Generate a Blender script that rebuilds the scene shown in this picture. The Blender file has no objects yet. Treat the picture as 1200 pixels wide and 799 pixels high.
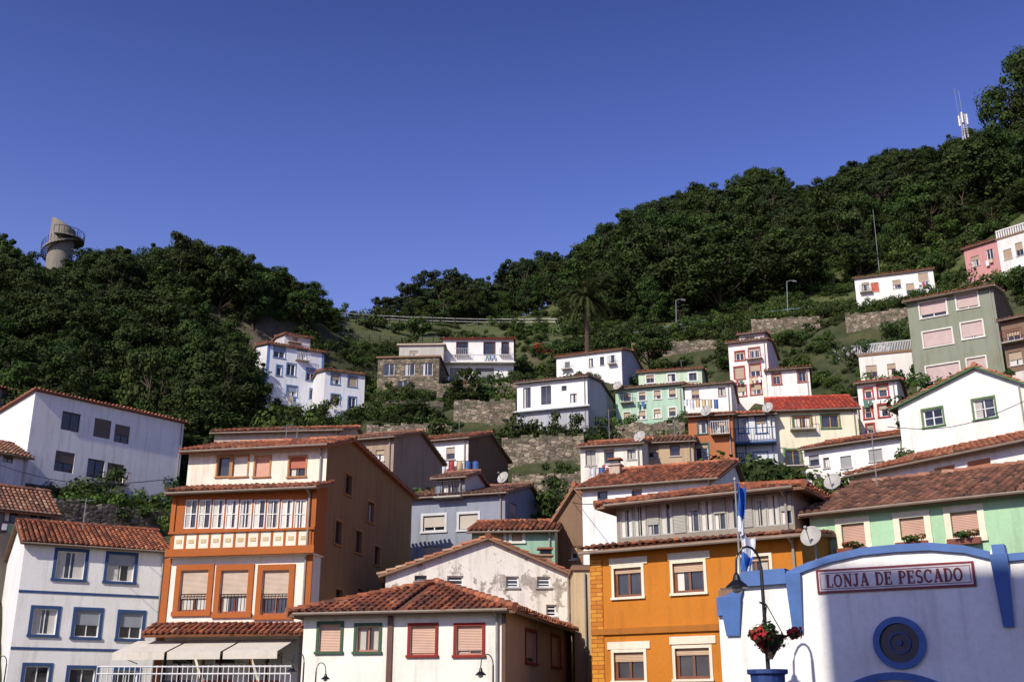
import bpy, math, random
import numpy as np
from mathutils import Vector, Matrix
random.seed(7); np.random.seed(7)
V=Vector
# ------------------------------------------------------------ survey helpers
F=1278.0; TH=math.radians(18.6); CT,ST=math.cos(TH),math.sin(TH); CZ=1.6
def ray(u,v):
    x=(u-600)/F; y=-(v-399.5)/F
    return V((x,-ST*y+CT,CT*y+ST))
def at(u,v,d):
    r=ray(u,v); return V((0,0,CZ))+r*(d/r.y)
def proj(p):
    dz=p[2]-CZ; dep=p[1]*CT+dz*ST
    return 600+F*p[0]/dep, 399.5-F*(-p[1]*ST+dz*CT)/dep
def hexc(h):
    h=h.lstrip('#'); o=[]
    if len(h)==3: h=''.join(c+c for c in h)
    for i in (0,2,4):
        c=int(h[i:i+2],16)/255; o.append(c/12.92 if c<=.04045 else ((c+.055)/1.055)**2.4)
    return tuple(o)
# ------------------------------------------------------------ materials
MC={}
def nm(name):
    m=bpy.data.materials.new(name); m.use_nodes=True
    nt=m.node_tree; b=nt.nodes['Principled BSDF']; return m,nt,b
def N(nt,t,**k):
    n=nt.nodes.new(t)
    for a,v in k.items():
        if a in n.inputs.keys(): n.inputs[a].default_value=v
        else: setattr(n,a,v)
    return n
def ramp(nt,src,stops):
    r=nt.nodes.new('ShaderNodeValToRGB'); e=r.color_ramp.elements
    while len(e)<len(stops): e.new(.5)
    for i,(p,c) in enumerate(stops):
        e[i].position=p; e[i].color=(c[0],c[1],c[2],1) if not isinstance(c,(int,float)) else (c,c,c,1)
    nt.links.new(src,r.inputs[0]); return r.outputs[0]
def mixc(nt,f,a,b,mode='MIX'):
    m=nt.nodes.new('ShaderNodeMix'); m.data_type='RGBA'; m.blend_type=mode
    for sock,val in ((m.inputs[0],f),(m.inputs[6],a),(m.inputs[7],b)):
        if hasattr(val,'is_output'): nt.links.new(val,sock)
        elif isinstance(val,(int,float)): sock.default_value=val
        else: sock.default_value=(val[0],val[1],val[2],1)
    return m.outputs[2]
def coords(nt,sc=(1,1,1)):
    tc=nt.nodes.new('ShaderNodeTexCoord'); mp=nt.nodes.new('ShaderNodeMapping')
    mp.inputs['Scale'].default_value=sc; nt.links.new(tc.outputs['Object'],mp.inputs[0]); return mp.outputs[0]
def noise(nt,co,scale,detail=6,rough=.6):
    n=N(nt,'ShaderNodeTexNoise',Scale=scale,Detail=detail,Roughness=rough); nt.links.new(co,n.inputs['Vector']); return n.outputs[0]
def bump(nt,b,h,st=.3,dist=.03):
    bp=N(nt,'ShaderNodeBump',Strength=st,Distance=dist); nt.links.new(h,bp.inputs['Height']); nt.links.new(bp.outputs[0],b.inputs['Normal'])
def plaster(h,dirt=.3,peel=0.0):
    k=('pl',h,dirt,peel)
    if k in MC: return MC[k]
    m,nt,b=nm('plaster_'+h.strip('#')); c=hexc(h)
    co=coords(nt); st=coords(nt,(2.2,2.2,.22))
    dk=(c[0]*.42+.012,c[1]*.40+.01,c[2]*.36+.006)
    f1=ramp(nt,noise(nt,co,.5,8,.65),[(.42,0),(.78,1)])
    f2=ramp(nt,noise(nt,st,1.3,7,.7),[(.5,0),(.8,1)])
    x=mixc(nt,f1,c,(c[0]*.87,c[1]*.85,c[2]*.80))
    mu=nt.nodes.new('ShaderNodeMath'); mu.operation='MULTIPLY'; nt.links.new(f2,mu.inputs[0]); mu.inputs[1].default_value=min(1,dirt*1.7)
    x=mixc(nt,mu.outputs[0],x,dk)
    f3=ramp(nt,noise(nt,co,9,4,.7),[(.3,.9),(.62,1.0)])
    x=mixc(nt,1.0,x,f3,'MULTIPLY')
    if peel>0:
        pn=noise(nt,co,.9,10,.72)
        pf=ramp(nt,pn,[(.62-peel*.22,0),(.64-peel*.2,1)])
        x=mixc(nt,pf,x,ramp(nt,noise(nt,co,6,5),[(.3,(.24,.21,.17)),(.7,(.46,.41,.35))]))
    nt.links.new(x,b.inputs['Base Color']); b.inputs['Roughness'].default_value=.9
    bump(nt,b,noise(nt,co,14,6,.7),.35,.02)
    MC[k]=m; return m
def paint(h,rough=.5):
    k=('pt',h,rough)
    if k in MC: return MC[k]
    m,nt,b=nm('paint_'+h.strip('#')); c=hexc(h); co=coords(nt)
    x=mixc(nt,ramp(nt,noise(nt,co,2.5,6),[(.35,0),(.75,1)]),c,tuple(q*.7 for q in c))
    nt.links.new(x,b.inputs['Base Color']); b.inputs['Roughness'].default_value=rough
    MC[k]=m; return m
def shutter(h):
    k=('sh',h)
    if k in MC: return MC[k]
    m,nt,b=nm('roller_shutter_'+h.strip('#')); c=hexc(h); co=coords(nt)
    w=N(nt,'ShaderNodeTexWave',wave_type='BANDS',bands_direction='Z',Scale=6.3); nt.links.new(co,w.inputs['Vector'])
    x=mixc(nt,ramp(nt,w.outputs['Fac'],[(.0,0),(.3,1)]),tuple(q*.62 for q in c),c)
    x=mixc(nt,ramp(nt,noise(nt,co,1.5,5),[(.3,.8),(.7,1)]),(0,0,0),x)
    nt.links.new(x,b.inputs['Base Color']); b.inputs['Roughness'].default_value=.5
    bump(nt,b,w.outputs['Fac'],.5,.015); MC[k]=m; return m
def glassm():
    if 'gl' in MC: return MC['gl']
    m,nt,b=nm('window_glass'); co=coords(nt)
    x=ramp(nt,noise(nt,co,.7,3),[(.35,(.008,.01,.012)),(.7,(.05,.055,.06))])
    nt.links.new(x,b.inputs['Base Color']); b.inputs['Roughness'].default_value=.06; b.inputs['IOR'].default_value=1.6
    bump(nt,b,noise(nt,co,.8,1),.06,.05)
    MC['gl']=m; return m
def tilem(kind='tile'):
    k=('tile',kind)
    if k in MC: return MC[k]
    m,nt,b=nm('roof_'+kind); a=N(nt,'ShaderNodeAttribute',attribute_name='tint')
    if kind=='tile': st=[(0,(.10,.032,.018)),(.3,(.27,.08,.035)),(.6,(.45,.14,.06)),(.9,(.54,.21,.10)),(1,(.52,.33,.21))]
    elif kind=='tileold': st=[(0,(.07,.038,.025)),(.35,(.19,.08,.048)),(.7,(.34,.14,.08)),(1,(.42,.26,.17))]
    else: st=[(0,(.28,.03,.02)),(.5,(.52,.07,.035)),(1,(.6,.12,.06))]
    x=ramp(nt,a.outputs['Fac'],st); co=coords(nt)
    x=mixc(nt,ramp(nt,noise(nt,co,1.1,8,.7),[(.45,0),(.74,.7)]),x,(.10,.07,.048))
    x=mixc(nt,ramp(nt,noise(nt,co,5,5,.7),[(.3,.65),(.62,1)]),(.04,.025,.015),x)
    nt.links.new(x,b.inputs['Base Color']); b.inputs['Roughness'].default_value=.85
    bump(nt,b,noise(nt,co,20,4),.3,.02); MC[k]=m; return m
def stonem(kind='stone'):
    k=('st',kind)
    if k in MC: return MC[k]
    m,nt,b=nm(kind+'_masonry'); co=coords(nt,(1,1,1.6))
    vo=N(nt,'ShaderNodeTexVoronoi',Scale=2.3,feature='F1'); nt.links.new(co,vo.inputs['Vector'])
    ve=N(nt,'ShaderNodeTexVoronoi',Scale=2.3,feature='DISTANCE_TO_EDGE'); nt.links.new(co,ve.inputs['Vector'])
    bw=nt.nodes.new('ShaderNodeRGBToBW'); nt.links.new(vo.outputs['Color'],bw.inputs[0])
    if kind=='stone': st=[(.1,(.10,.08,.055)),(.5,(.22,.17,.12)),(.9,(.34,.28,.20))]
    else: st=[(.1,(.05,.043,.035)),(.5,(.12,.095,.07)),(.9,(.2,.17,.13))]
    x=ramp(nt,bw.outputs[0],st)
    x=mixc(nt,ramp(nt,ve.outputs['Distance'],[(.02,1),(.09,0)]),x,(.05,.042,.035))
    x=mixc(nt,ramp(nt,noise(nt,co,.6,7),[(.48,0),(.66,.85)]),x,(.045,.055,.022))
    nt.links.new(x,b.inputs['Base Color']); b.inputs['Roughness'].default_value=.95
    bump(nt,b,ve.outputs['Distance'],.8,.1); MC[k]=m; return m
def leafm(kind,stops):
    m,nt,b=nm('foliage_'+kind); a=N(nt,'ShaderNodeAttribute',attribute_name='tint')
    oi=nt.nodes.new('ShaderNodeObjectInfo')
    x=ramp(nt,a.outputs['Fac'],stops)
    x=mixc(nt,ramp(nt,oi.outputs['Random'],[(0,.4),(1,1.0)]),(.010,.018,.005),x)
    hs=N(nt,'ShaderNodeHueSaturation'); ma=nt.nodes.new('ShaderNodeMapRange'); ma.inputs[3].default_value=.48; ma.inputs[4].default_value=.53
    nt.links.new(oi.outputs['Random'],ma.inputs[0]); nt.links.new(ma.outputs[0],hs.inputs['Hue']); nt.links.new(x,hs.inputs['Color'])
    nt.links.new(hs.outputs[0],b.inputs['Base Color']); b.inputs['Roughness'].default_value=.75; b.inputs['Specular IOR Level'].default_value=.2
    tr=nt.nodes.new('ShaderNodeBsdfTranslucent'); nt.links.new(hs.outputs[0],tr.inputs[0])
    ms=nt.nodes.new('ShaderNodeMixShader'); ms.inputs[0].default_value=.10
    nt.links.new(b.outputs[0],ms.inputs[1]); nt.links.new(tr.outputs[0],ms.inputs[2])
    nt.links.new(ms.outputs[0],nt.nodes['Material Output'].inputs[0]); return m
LEAF=leafm('broadleaf',[(0,(.010,.020,.004)),(.5,(.043,.070,.012)),(1,(.105,.145,.028))])
LEAFE=leafm('eucalyptus',[(0,(.010,.018,.008)),(.5,(.034,.054,.018)),(1,(.085,.11,.034))])
LEAFB=leafm('bright',[(0,(.02,.04,.008)),(.5,(.075,.12,.02)),(1,(.16,.21,.04))])
FLW=leafm('flower_red',[(0,(.03,.06,.015)),(.5,(.05,.1,.02)),(.52,(.5,.03,.05)),(1,(.6,.05,.12))])
FLWW=leafm('flower_white',[(0,(.03,.06,.015)),(.45,(.05,.1,.02)),(.5,(.6,.55,.55)),(1,(.75,.7,.72))])
BARK=paint('#4a3d30',.95); DARK=paint('#15151a',.4); METAL=paint('#8a8d90',.4); WHITE='#e4e4e0'
# ------------------------------------------------------------ mesh builder
class PB:
    def __init__(s): s.v=[];s.f=[];s.m=[];s.t=[];s.mats=[];s.mk={}
    def mi(s,mat):
        if mat.name not in s.mk: s.mk[mat.name]=len(s.mats); s.mats.append(mat)
        return s.mk[mat.name]
    def face(s,pts,mat,t=.5):
        i=len(s.v); s.v.extend([tuple(p) for p in pts]); s.f.append(tuple(range(i,i+len(pts)))); s.m.append(s.mi(mat)); s.t.append(t)
    def box(s,fr,s0,s1,y0,y1,z0,z1,mat,t=.5):
        O,ex,n=fr
        P=[O+ex*a+n*b+V((0,0,c)) for c in (z0,z1) for b in (y0,y1) for a in (s0,s1)]
        i=len(s.v); s.v.extend([tuple(p) for p in P]); k=s.mi(mat)
        for q in ((2,3,1,0),(4,5,7,6),(2,6,7,3),(1,5,4,0),(0,4,6,2),(3,7,5,1)):
            s.f.append(tuple(i+j for j in q)); s.m.append(k); s.t.append(t)
    def tube(s,pts,rad,mat,sides=6,t=.5,cap=True):
        pts=[V(p) for p in pts]
        if not hasattr(rad,'__len__'): rad=[rad]*len(pts)
        i0=len(s.v); k=s.mi(mat); up=V((0,0,1))
        for j,p in enumerate(pts):
            d=(pts[min(j+1,len(pts)-1)]-pts[max(j-1,0)]).normalized()
            a=d.cross(up if abs(d.z)<.95 else V((1,0,0))).normalized(); b=d.cross(a)
            for q in range(sides):
                an=2*math.pi*q/sides; s.v.append(tuple(p+(a*math.cos(an)+b*math.sin(an))*rad[j]))
        for j in range(len(pts)-1):
            for q in range(sides):
                a0=i0+j*sides+q; a1=i0+j*sides+(q+1)%sides
                s.f.append((a0,a1,a1+sides,a0+sides)); s.m.append(k); s.t.append(t)
        if cap:
            s.f.append(tuple(i0+q for q in range(sides))); s.m.append(k); s.t.append(t)
            e=i0+(len(pts)-1)*sides; s.f.append(tuple(e+q for q in range(sides))); s.m.append(k); s.t.append(t)
    def obj(s,name,parent=None,smooth=False):
        if not s.f: return None
        me=bpy.data.meshes.new(name); me.from_pydata(s.v,[],s.f)
        for m in s.mats: me.materials.append(m)
        me.polygons.foreach_set('material_index',s.m)
        a=me.attributes.new('tint','FLOAT','FACE'); a.data.foreach_set('value',s.t)
        if smooth: me.polygons.foreach_set('use_smooth',[True]*len(s.f))
        me.update(); o=bpy.data.objects.new(name,me); bpy.context.collection.objects.link(o)
        if parent: o.parent=parent
        return o
def empty(name,mat=None,parent=None):
    e=bpy.data.objects.new(name,None); e.empty_display_size=.5; bpy.context.collection.objects.link(e)
    if parent: e.parent=parent
    if mat is not None: e.matrix_world=mat
    return e
# ------------------------------------------------------------ roofs
def span(poly,s):
    ts=[]
    for i in range(len(poly)):
        (a,b),(c,d)=poly[i],poly[(i+1)%len(poly)]
        if (a-s)*(c-s)<0: ts.append(b+(d-b)*(s-a)/(c-a))
    return (min(ts),max(ts)) if len(ts)>=2 else None
def tiles(pb,O,es,et,poly,mat,slab,pitch=.25,row=.42,seg=4):
    n=es.cross(et).normalized()
    top=[O+es*a+et*b for a,b in poly]; bot=[p-n*.10 for p in top]
    pb.face(top,mat,.12); pb.face(bot[::-1],slab)
    for i in range(len(top)):
        j=(i+1)%len(top); pb.face([bot[i],bot[j],top[j],top[i]],slab)
    smin=min(p[0] for p in poly); smax=max(p[0] for p in poly)
    k=pb.mi(mat); r=pitch*.36; nc=int((smax-smin)/pitch)
    base=random.uniform(-.12,.1); w1,w2=random.uniform(0,6),random.uniform(.35,.7)
    for c in range(nc):
        s=smin+(c+.5)*(smax-smin)/nc; sp=span(poly,s)
        if not sp: continue
        t0,t1=sp; t=t0-.04+random.gauss(0,.015); ct=random.gauss(0,.07); s+=random.gauss(0,.012)
        sag=.035*math.sin(s*w2+w1)
        while t<t1-.05:
            te=min(t+row+.03,t1+.02); tn=min(1,max(0,.55+base+ct+random.gauss(0,.22)))
            i=len(pb.v); wl=r*random.uniform(.95,1.1); lift=random.gauss(0,.01)+sag+.03
            for (tt,rr,hh) in ((t,wl,.045+lift),(te,wl*.85,sag+.02)):
                for q in range(seg+1):
                    a=math.pi*q/seg
                    p=O+es*(s-math.cos(a)*rr)+et*tt+n*(math.sin(a)*rr*1.05+hh+.003); pb.v.append(tuple(p))
            for q in range(seg):
                pb.f.append((i+q,i+q+1,i+q+seg+2,i+q+seg+1)); pb.m.append(k); pb.t.append(tn)
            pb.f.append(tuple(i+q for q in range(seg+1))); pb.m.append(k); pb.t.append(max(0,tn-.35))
            t+=row
def caps(pb,a,b,mat):
    L=(b-a).length; n=max(1,int(L/.42)); d=(b-a)/n
    for i in range(n):
        p=a+d*i; pb.tube([p+V((0,0,.07)),p+d*1.06+V((0,0,.05))],[.15,.125],mat,6,min(1,max(0,random.gauss(.5,.2))))
# ------------------------------------------------------------ houses
BL=[]; CTRL=[]
def wall(pb,fr,w,z0,z1,holes,mat):
    O,ex,n=fr
    xs=sorted({0.0,w,*[h[0] for h in holes],*[h[1] for h in holes]}); zs=sorted({z0,z1,*[h[2] for h in holes],*[h[3] for h in holes]})
    P=lambda s,y,z:O+ex*s+n*y+V((0,0,z))
    for j in range(len(zs)-1):
        run=None
        for i in range(len(xs)-1):
            cx=(xs[i]+xs[i+1])/2; cz=(zs[j]+zs[j+1])/2
            inh=any(h[0]<cx<h[1] and h[2]<cz<h[3] for h in holes)
            if not inh:
                if run is None: run=xs[i]
            if inh or i==len(xs)-2:
                e=xs[i] if inh else xs[i+1]
                if run is not None and e>run: pb.face([P(run,0,zs[j]),P(e,0,zs[j]),P(e,0,zs[j+1]),P(run,0,zs[j+1])],mat)
                run=None
def window(pw,fr,h,o,wallmat):
    O,ex,n=fr; a,b,c,d=h; r=o.get('rev',.16)
    P=lambda s,y,z:O+ex*s+n*y+V((0,0,z))
    rv=wallmat
    pw.face([P(a,0,c),P(a,-r,c),P(a,-r,d),P(a,0,d)],rv); pw.face([P(b,-r,c),P(b,0,c),P(b,0,d),P(b,-r,d)],rv)
    pw.face([P(a,0,d),P(a,-r,d),P(b,-r,d),P(b,0,d)],rv); pw.face([P(a,0,c),P(b,0,c),P(b,-r,c),P(a,-r,c)],rv)
    pw.face([P(a,-r,c),P(b,-r,c),P(b,-r,d),P(a,-r,d)],glassm())
    fm=paint(o.get('frame','#ddddd8')); fw=o.get('fw',.065)
    y0,y1=-r+.004,-r+.055
    pw.box(fr,a,a+fw,y0,y1,c,d,fm); pw.box(fr,b-fw,b,y0,y1,c,d,fm)
    pw.box(fr,a+fw,b-fw,y0,y1,c,c+fw,fm); pw.box(fr,a+fw,b-fw,y0,y1,d-fw,d,fm)
    nm_=o.get('mul',1 if b-a>.7 else 0)
    for i in range(nm_):
        x=a+(b-a)*(i+1)/(nm_+1); pw.box(fr,x-fw*.45,x+fw*.45,y0,y1-.004,c+fw,d-fw,fm)
    for i in range(o.get('hb',0)):
        z=c+(d-c)*(i+1)/(o['hb']+1); pw.box(fr,a+fw,b-fw,y0,y1-.012,z-fw*.35,z+fw*.35,fm)
    cu=o.get('curt',random.random()<.45)
    if cu:
        cm=plaster(random.choice(['#c9c6bd','#b5b0a8','#d8d4cc']),.2)
        pw.box(fr,a+fw,a+fw+(b-a)*random.uniform(.2,.42),y0-.002,y0+.012,c+fw,d-fw,cm)
        if random.random()<.6: pw.box(fr,b-fw-(b-a)*random.uniform(.15,.38),b-fw,y0-.002,y0+.012,c+fw,d-fw,cm)
    sh=o.get('sh',None)
    if sh is None: sh=random.choice([0,0,.25,.4,.55,1])
    elif 0<sh<1: sh=min(1,max(.08,sh+random.uniform(-.15,.15)))
    if sh>0: 
        z=d-(d-c)*sh; pw.box(fr,a+.01,b-.01,y1+.004,y1+.03,max(z,c+.012),d-.005,shutter(o.get('shc','#b09a80')))
    if o.get('trim'):
        tm=plaster(o['trim'],.15); tw=o.get('tw',.14); tp=o.get('tp',.035)
        pw.box(fr,a-tw,a-.003,-.02,tp,c,d,tm); pw.box(fr,b+.003,b+tw,-.02,tp,c,d,tm)
        pw.box(fr,a-tw,b+tw,-.02,tp+.003,d+.002,d+tw,tm); pw.box(fr,a-tw-.03,b+tw+.03,-.02,tp+.05,c-tw*.8,c-.002,tm)
    elif o.get('sill',1): pw.box(fr,a-.06,b+.06,-.02,.07,c-.07,c-.002,plaster(o.get('sillc','#b8b4ac'),.4))
class House: pass
def H(name,uL,vT,uR,d,yaw,vB,D,wall_='#e4e4e0',roof='side',rise=1.1,ov=.35,rf=.5,tk='tile',win=(),rw=(),lw=(),wd=None,dirt=.3,peel=0,rwall=None,lwall=None,base=None,parent=None,chim=(),ctrl=True,deep=3.5,fas='#8a6a52',ant=0,smat=None):
    wd=wd or {}
    ya=math.radians(yaw); P0=at(uL,vT,d); ex=V((math.cos(ya),math.sin(ya),0)); n=V((math.sin(ya),-math.cos(ya),0))
    k=(uR-600)/F; w=(k*(P0.y*CT+(P0.z-CZ)*ST)-P0.x)/(ex.x-k*ex.y*CT)
    zb=CZ+d*ray(uL,vB).z/ray(uL,vB).y
    if zb<.4: zb=0
    M=Matrix.Translation((P0.x,P0.y,zb))@Matrix.Rotation(ya,4,'Z')
    e=empty(name,M); ze=P0.z-zb
    if parent: e.parent=parent.e; e.matrix_parent_inverse=parent.e.matrix_world.inverted()
    b=House(); b.e=e; b.w=w; b.D=D; b.ze=ze; b.zb=zb; b.P0=P0; b.M=M; b.Mi=M.inverted(); b.d=d
    fr=(V((0,0,0)),V((1,0,0)),V((0,-1,0))); rr=(V((w,0,0)),V((0,1,0)),V((1,0,0))); lr=(V((0,D,0)),V((0,-1,0)),V((-1,0,0))); br=(V((w,D,0)),V((-1,0,0)),V((0,1,0)))
    b.fr,b.rr,b.lr=fr,rr,lr
    def hit(f,u,v):
        o=b.Mi@V((0,0,CZ)); dr=b.Mi.to_3x3()@ray(u,v); O,e1,nn=f
        t=(O-o).dot(nn)/dr.dot(nn); p=o+dr*t
        return (p-O).dot(e1),p.z
    b.hit=hit
    def mk(f,lst,W,zt):
        out=[]
        for q in lst:
            o=dict(wd); 
            if len(q)>4: o.update(q[4])
            uc,vc=(q[0]+q[2])/2,(q[1]+q[3])/2
            a=hit(f,q[0],vc)[0]; bb=hit(f,q[2],vc)[0]; z0=hit(f,uc,q[3])[1]; z1=hit(f,uc,q[1])[1]
            a,bb=sorted((a,bb)); a=max(.06,a); bb=min(W-.06,bb); z1=min(z1,zt-.06)
            if bb-a>.15 and z1-z0>.15: out.append(((a,bb,z0,z1),o))
        return out
    fw=mk(fr,win,w,ze); sb=ze-(rise if roof=='shedb' else 0)
    rws=mk(rr,rw,D,sb); lws=mk(lr,lw,D,sb)
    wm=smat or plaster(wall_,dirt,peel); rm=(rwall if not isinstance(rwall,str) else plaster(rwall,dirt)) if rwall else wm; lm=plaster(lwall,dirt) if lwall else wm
    pw=PB(); pi=PB()
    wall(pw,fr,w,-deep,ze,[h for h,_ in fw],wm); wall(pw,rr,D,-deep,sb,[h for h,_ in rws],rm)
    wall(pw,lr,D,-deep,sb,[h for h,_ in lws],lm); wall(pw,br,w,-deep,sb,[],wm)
    for h,o in fw: window(pi,fr,h,o,wm)
    for h,o in rws: window(pi,rr,h,o,rm)
    for h,o in lws: window(pi,lr,h,o,lm)
    # small balconies / window boxes / wall clutter on the hillside houses
    rc=random.Random(int(uL*13+vT))
    if 60<d<140 and roof!='flat':
        for h,o in fw:
            q=rc.random(); a,bb,c_,d_=h
            if q<.16:
                rm_=paint(rc.choice(['#3a4a58','#e0e0e0','#7a3a30','#4a4a4a'])); pi.box(fr,a-.3,bb+.3,.003,.6,c_-.16,c_-.08,plaster('#b8b0a4',.3))
                for i in range(9): x=a-.28+(bb-a+.56)*i/8; pi.tube([(x,-.57,c_-.08),(x,-.57,c_+.75)],.018,rm_,4)
                pi.tube([(a-.28,-.57,c_+.75),(bb+.28,-.57,c_+.75)],.025,rm_,4)
            elif q<.34:
                xs_=a-.1
                pi.tube([(a-.1,-.3,c_-.15),(bb+.1,-.3,c_-.15)],.012,METAL,4)
                while xs_<bb:
                    ww=rc.uniform(.18,.4); pi.box(fr,xs_,min(xs_+ww,bb+.1),.29,.31,c_-.15-rc.uniform(.3,.7),c_-.15,paint(rc.choice(['#d8d8dc','#a84848','#4868a0','#c8b088','#e0e0e0','#5a7a6a']),.9)); xs_+=ww+rc.uniform(.03,.2)
        if rc.random()<.5:
            x=rc.uniform(.3,.8)*w; z=ze*rc.uniform(.55,.8); pi.box(fr,x,x+.75,.003,.3,z,z+.5,paint('#c8c8c4',.6)) if w>5 and not any(h[0]-.8<x<h[1]+.1 and h[2]-.6<z<h[3]+.1 for h,_ in fw) else None
    if base:
        zz=base[0] if base[0]<50 else hit(fr,(uL+uR)/2,base[0])[1]
        bm=base[1] if not isinstance(base[1],str) else plaster(base[1],.3)
        pi.box(fr,-.03,w+.03,-.02,.03,-deep,zz,bm); pi.box(rr,.0,D,-.02,.033,-deep,zz,bm)
    pr=PB(); tm=tilem(tk) if roof!='flat' else None; sl=paint(fas,.8); o_=ov; os=.25
    pit=.25 if d<70 else .30; seg=4 if d<70 else 3; row=.42 if d<70 else .5
    T=lambda O,es,et,poly: tiles(pr,V(O),V(es),V(et).normalized(),poly,tm,sl,pit,row,seg)
    q=lambda s: math.sqrt(1+s*s)
    if roof=='side':
        a=rf*D; s1=rise/a; L=(a+o_)*q(s1)
        T((-os,-o_,ze-o_*s1+.02),(1,0,0),(0,1,s1),[(0,0),(w+2*os,0),(w+2*os,L),(0,L)])
        c=D-a; s2=rise/c; L=(c+o_)*q(s2)
        T((w+os,D+o_,ze-o_*s2+.02),(-1,0,0),(0,-1,s2),[(0,0),(w+2*os,0),(w+2*os,L),(0,L)])
        pw.face([V((w,0,ze)),V((w,D,ze)),V((w,a,ze+rise))],rm); pw.face([V((0,D,ze)),V((0,0,ze)),V((0,a,ze+rise))],lm)
        caps(pr,V((-os,a,ze+rise+.03)),V((w+os,a,ze+rise+.03)),tm)
    elif roof=='front':
        a=rf*w; s1=rise/a; L=(a+o_)*q(s1); WW=D+2*os
        T((-o_,D+os,ze-o_*s1+.02),(0,-1,0),(1,0,s1),[(0,0),(WW,0),(WW,L),(0,L)])
        c=w-a; s2=rise/c; L=(c+o_)*q(s2)
        T((w+o_,-os,ze-o_*s2+.02),(0,1,0),(-1,0,s2),[(0,0),(WW,0),(WW,L),(0,L)])
        pw.face([V((0,0,ze)),V((w,0,ze)),V((a,0,ze+rise))],wm); pw.face([V((w,D,ze)),V((0,D,ze)),V((a,D,ze+rise))],wm)
        caps(pr,V((a,-os,ze+rise+.03)),V((a,D+os,ze+rise+.03)),tm)
    elif roof=='shed':
        s1=rise/D; L=(D+2*o_)*q(s1)
        T((-os,-o_,ze-o_*s1+.02),(1,0,0),(0,1,s1),[(0,0),(w+2*os,0),(w+2*os,L),(0,L)])
        pw.face([V((w,0,ze)),V((w,D,ze)),V((w,D,ze+rise))],rm); pw.face([V((0,D,ze)),V((0,0,ze)),V((0,D,ze+rise))],lm)
        pw.face([V((w,D,ze)),V((0,D,ze)),V((0,D,ze+rise)),V((w,D,ze+rise))],wm)
    elif roof=='shedb':
        s1=rise/D; L=(D+2*o_)*q(s1)
        T((w+os,D+o_,ze-rise-o_*s1+.02),(-1,0,0),(0,-1,s1),[(0,0),(w+2*os,0),(w+2*os,L),(0,L)])
        pw.face([V((w,0,sb)),V((w,D,sb)),V((w,0,ze))],rm); pw.face([V((0,D,sb)),V((0,0,sb)),V((0,0,ze))],lm)
    elif roof=='hip':
        if w>=D:
            i=D/2; s1=rise/i; L=(i+o_)*q(s1); A=w+2*o_; B=D+2*o_; j=i+o_; z=ze-o_*s1+.02
            T((-o_,-o_,z),(1,0,0),(0,1,s1),[(0,0),(A,0),(A-j,L),(j,L)]); T((w+o_,D+o_,z),(-1,0,0),(0,-1,s1),[(0,0),(A,0),(A-j,L),(j,L)])
            T((w+o_,-o_,z),(0,1,0),(-1,0,s1),[(0,0),(B,0),(B/2,L)]); T((-o_,D+o_,z),(0,-1,0),(1,0,s1),[(0,0),(B,0),(B/2,L)])
            r1,r2=V((i,i,ze+rise+.04)),V((w-i,i,ze+rise+.04)); 
            caps(pr,r1,r2,tm)
            for c_,r_ in (((-o_,-o_),r1),((-o_,D+o_),r1),((w+o_,-o_),r2),((w+o_,D+o_),r2)): caps(pr,V((c_[0],c_[1],z+.03)),r_,tm)
        else:
            i=w/2; s1=rise/i; L=(i+o_)*q(s1); A=D+2*o_; B=w+2*o_; j=i+o_; z=ze-o_*s1+.02
            T((w+o_,-o_,z),(0,1,0),(-1,0,s1),[(0,0),(A,0),(A-j,L),(j,L)]); T((-o_,D+o_,z),(0,-1,0),(1,0,s1),[(0,0),(A,0),(A-j,L),(j,L)])
            T((-o_,-o_,z),(1,0,0),(0,1,s1),[(0,0),(B,0),(B/2,L)]); T((w+o_,D+o_,z),(-1,0,0),(0,-1,s1),[(0,0),(B,0),(B/2,L)])
            r1,r2=V((i,i,ze+rise+.04)),V((i,D-i,ze+rise+.04)); caps(pr,r1,r2,tm)
            for c_,r_ in (((-o_,-o_),r1),((w+o_,-o_),r1),((-o_,D+o_),r2),((w+o_,D+o_),r2)): caps(pr,V((c_[0],c_[1],z+.03)),r_,tm)
    else:
        pr.box(fr,-ov,w+ov,-D-ov,ov,ze+.002,ze+.16,plaster(fas,.4)); pr.box(fr,-ov+.04,w+ov-.04,-D-ov+.04,ov-.04,ze+.162,ze+.22,plaster('#6d5b50',.6))
    for cx,cy,ch in chim:
        zt=ze+ch; cm=plaster(random.choice(['#d8d4cc','#b9a898','#a88870']),.6)
        pi.box(fr,cx*w-.28,cx*w+.28,-cy*D-.25,-cy*D+.25,ze*.6,zt,cm); pi.box(fr,cx*w-.36,cx*w+.36,-cy*D-.33,-cy*D+.33,zt+.002,zt+.08,cm)
        pi.box(fr,cx*w-.22,cx*w+.22,-cy*D-.2,-cy*D+.2,zt+.082,zt+.3,DARK); pi.box(fr,cx*w-.34,cx*w+.34,-cy*D-.3,-cy*D+.3,zt+.302,zt+.38,tilem('tile'))
    for i in range(ant):
        x=random.uniform(.15,.85)*w; y=random.uniform(.3,.6)*D; z=ze+rise*.7; hh=random.uniform(1.6,2.6)
        pi.tube([(x,y,z),(x,y,z+hh)],.022,METAL,4)
        a=random.uniform(0,3.14); dx,dy=math.cos(a)*.5,math.sin(a)*.5
        pi.tube([(x-dx,y-dy,z+hh-.1),(x+dx,y+dy,z+hh-.1)],.014,METAL,4)
        for j in range(6):
            t=-1+j*.4; pi.tube([(x+dx*t-dy*.5,y+dy*t+dx*.5,z+hh-.1),(x+dx*t+dy*.5,y+dy*t-dx*.5,z+hh-.1)],.009,METAL,3)
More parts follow.
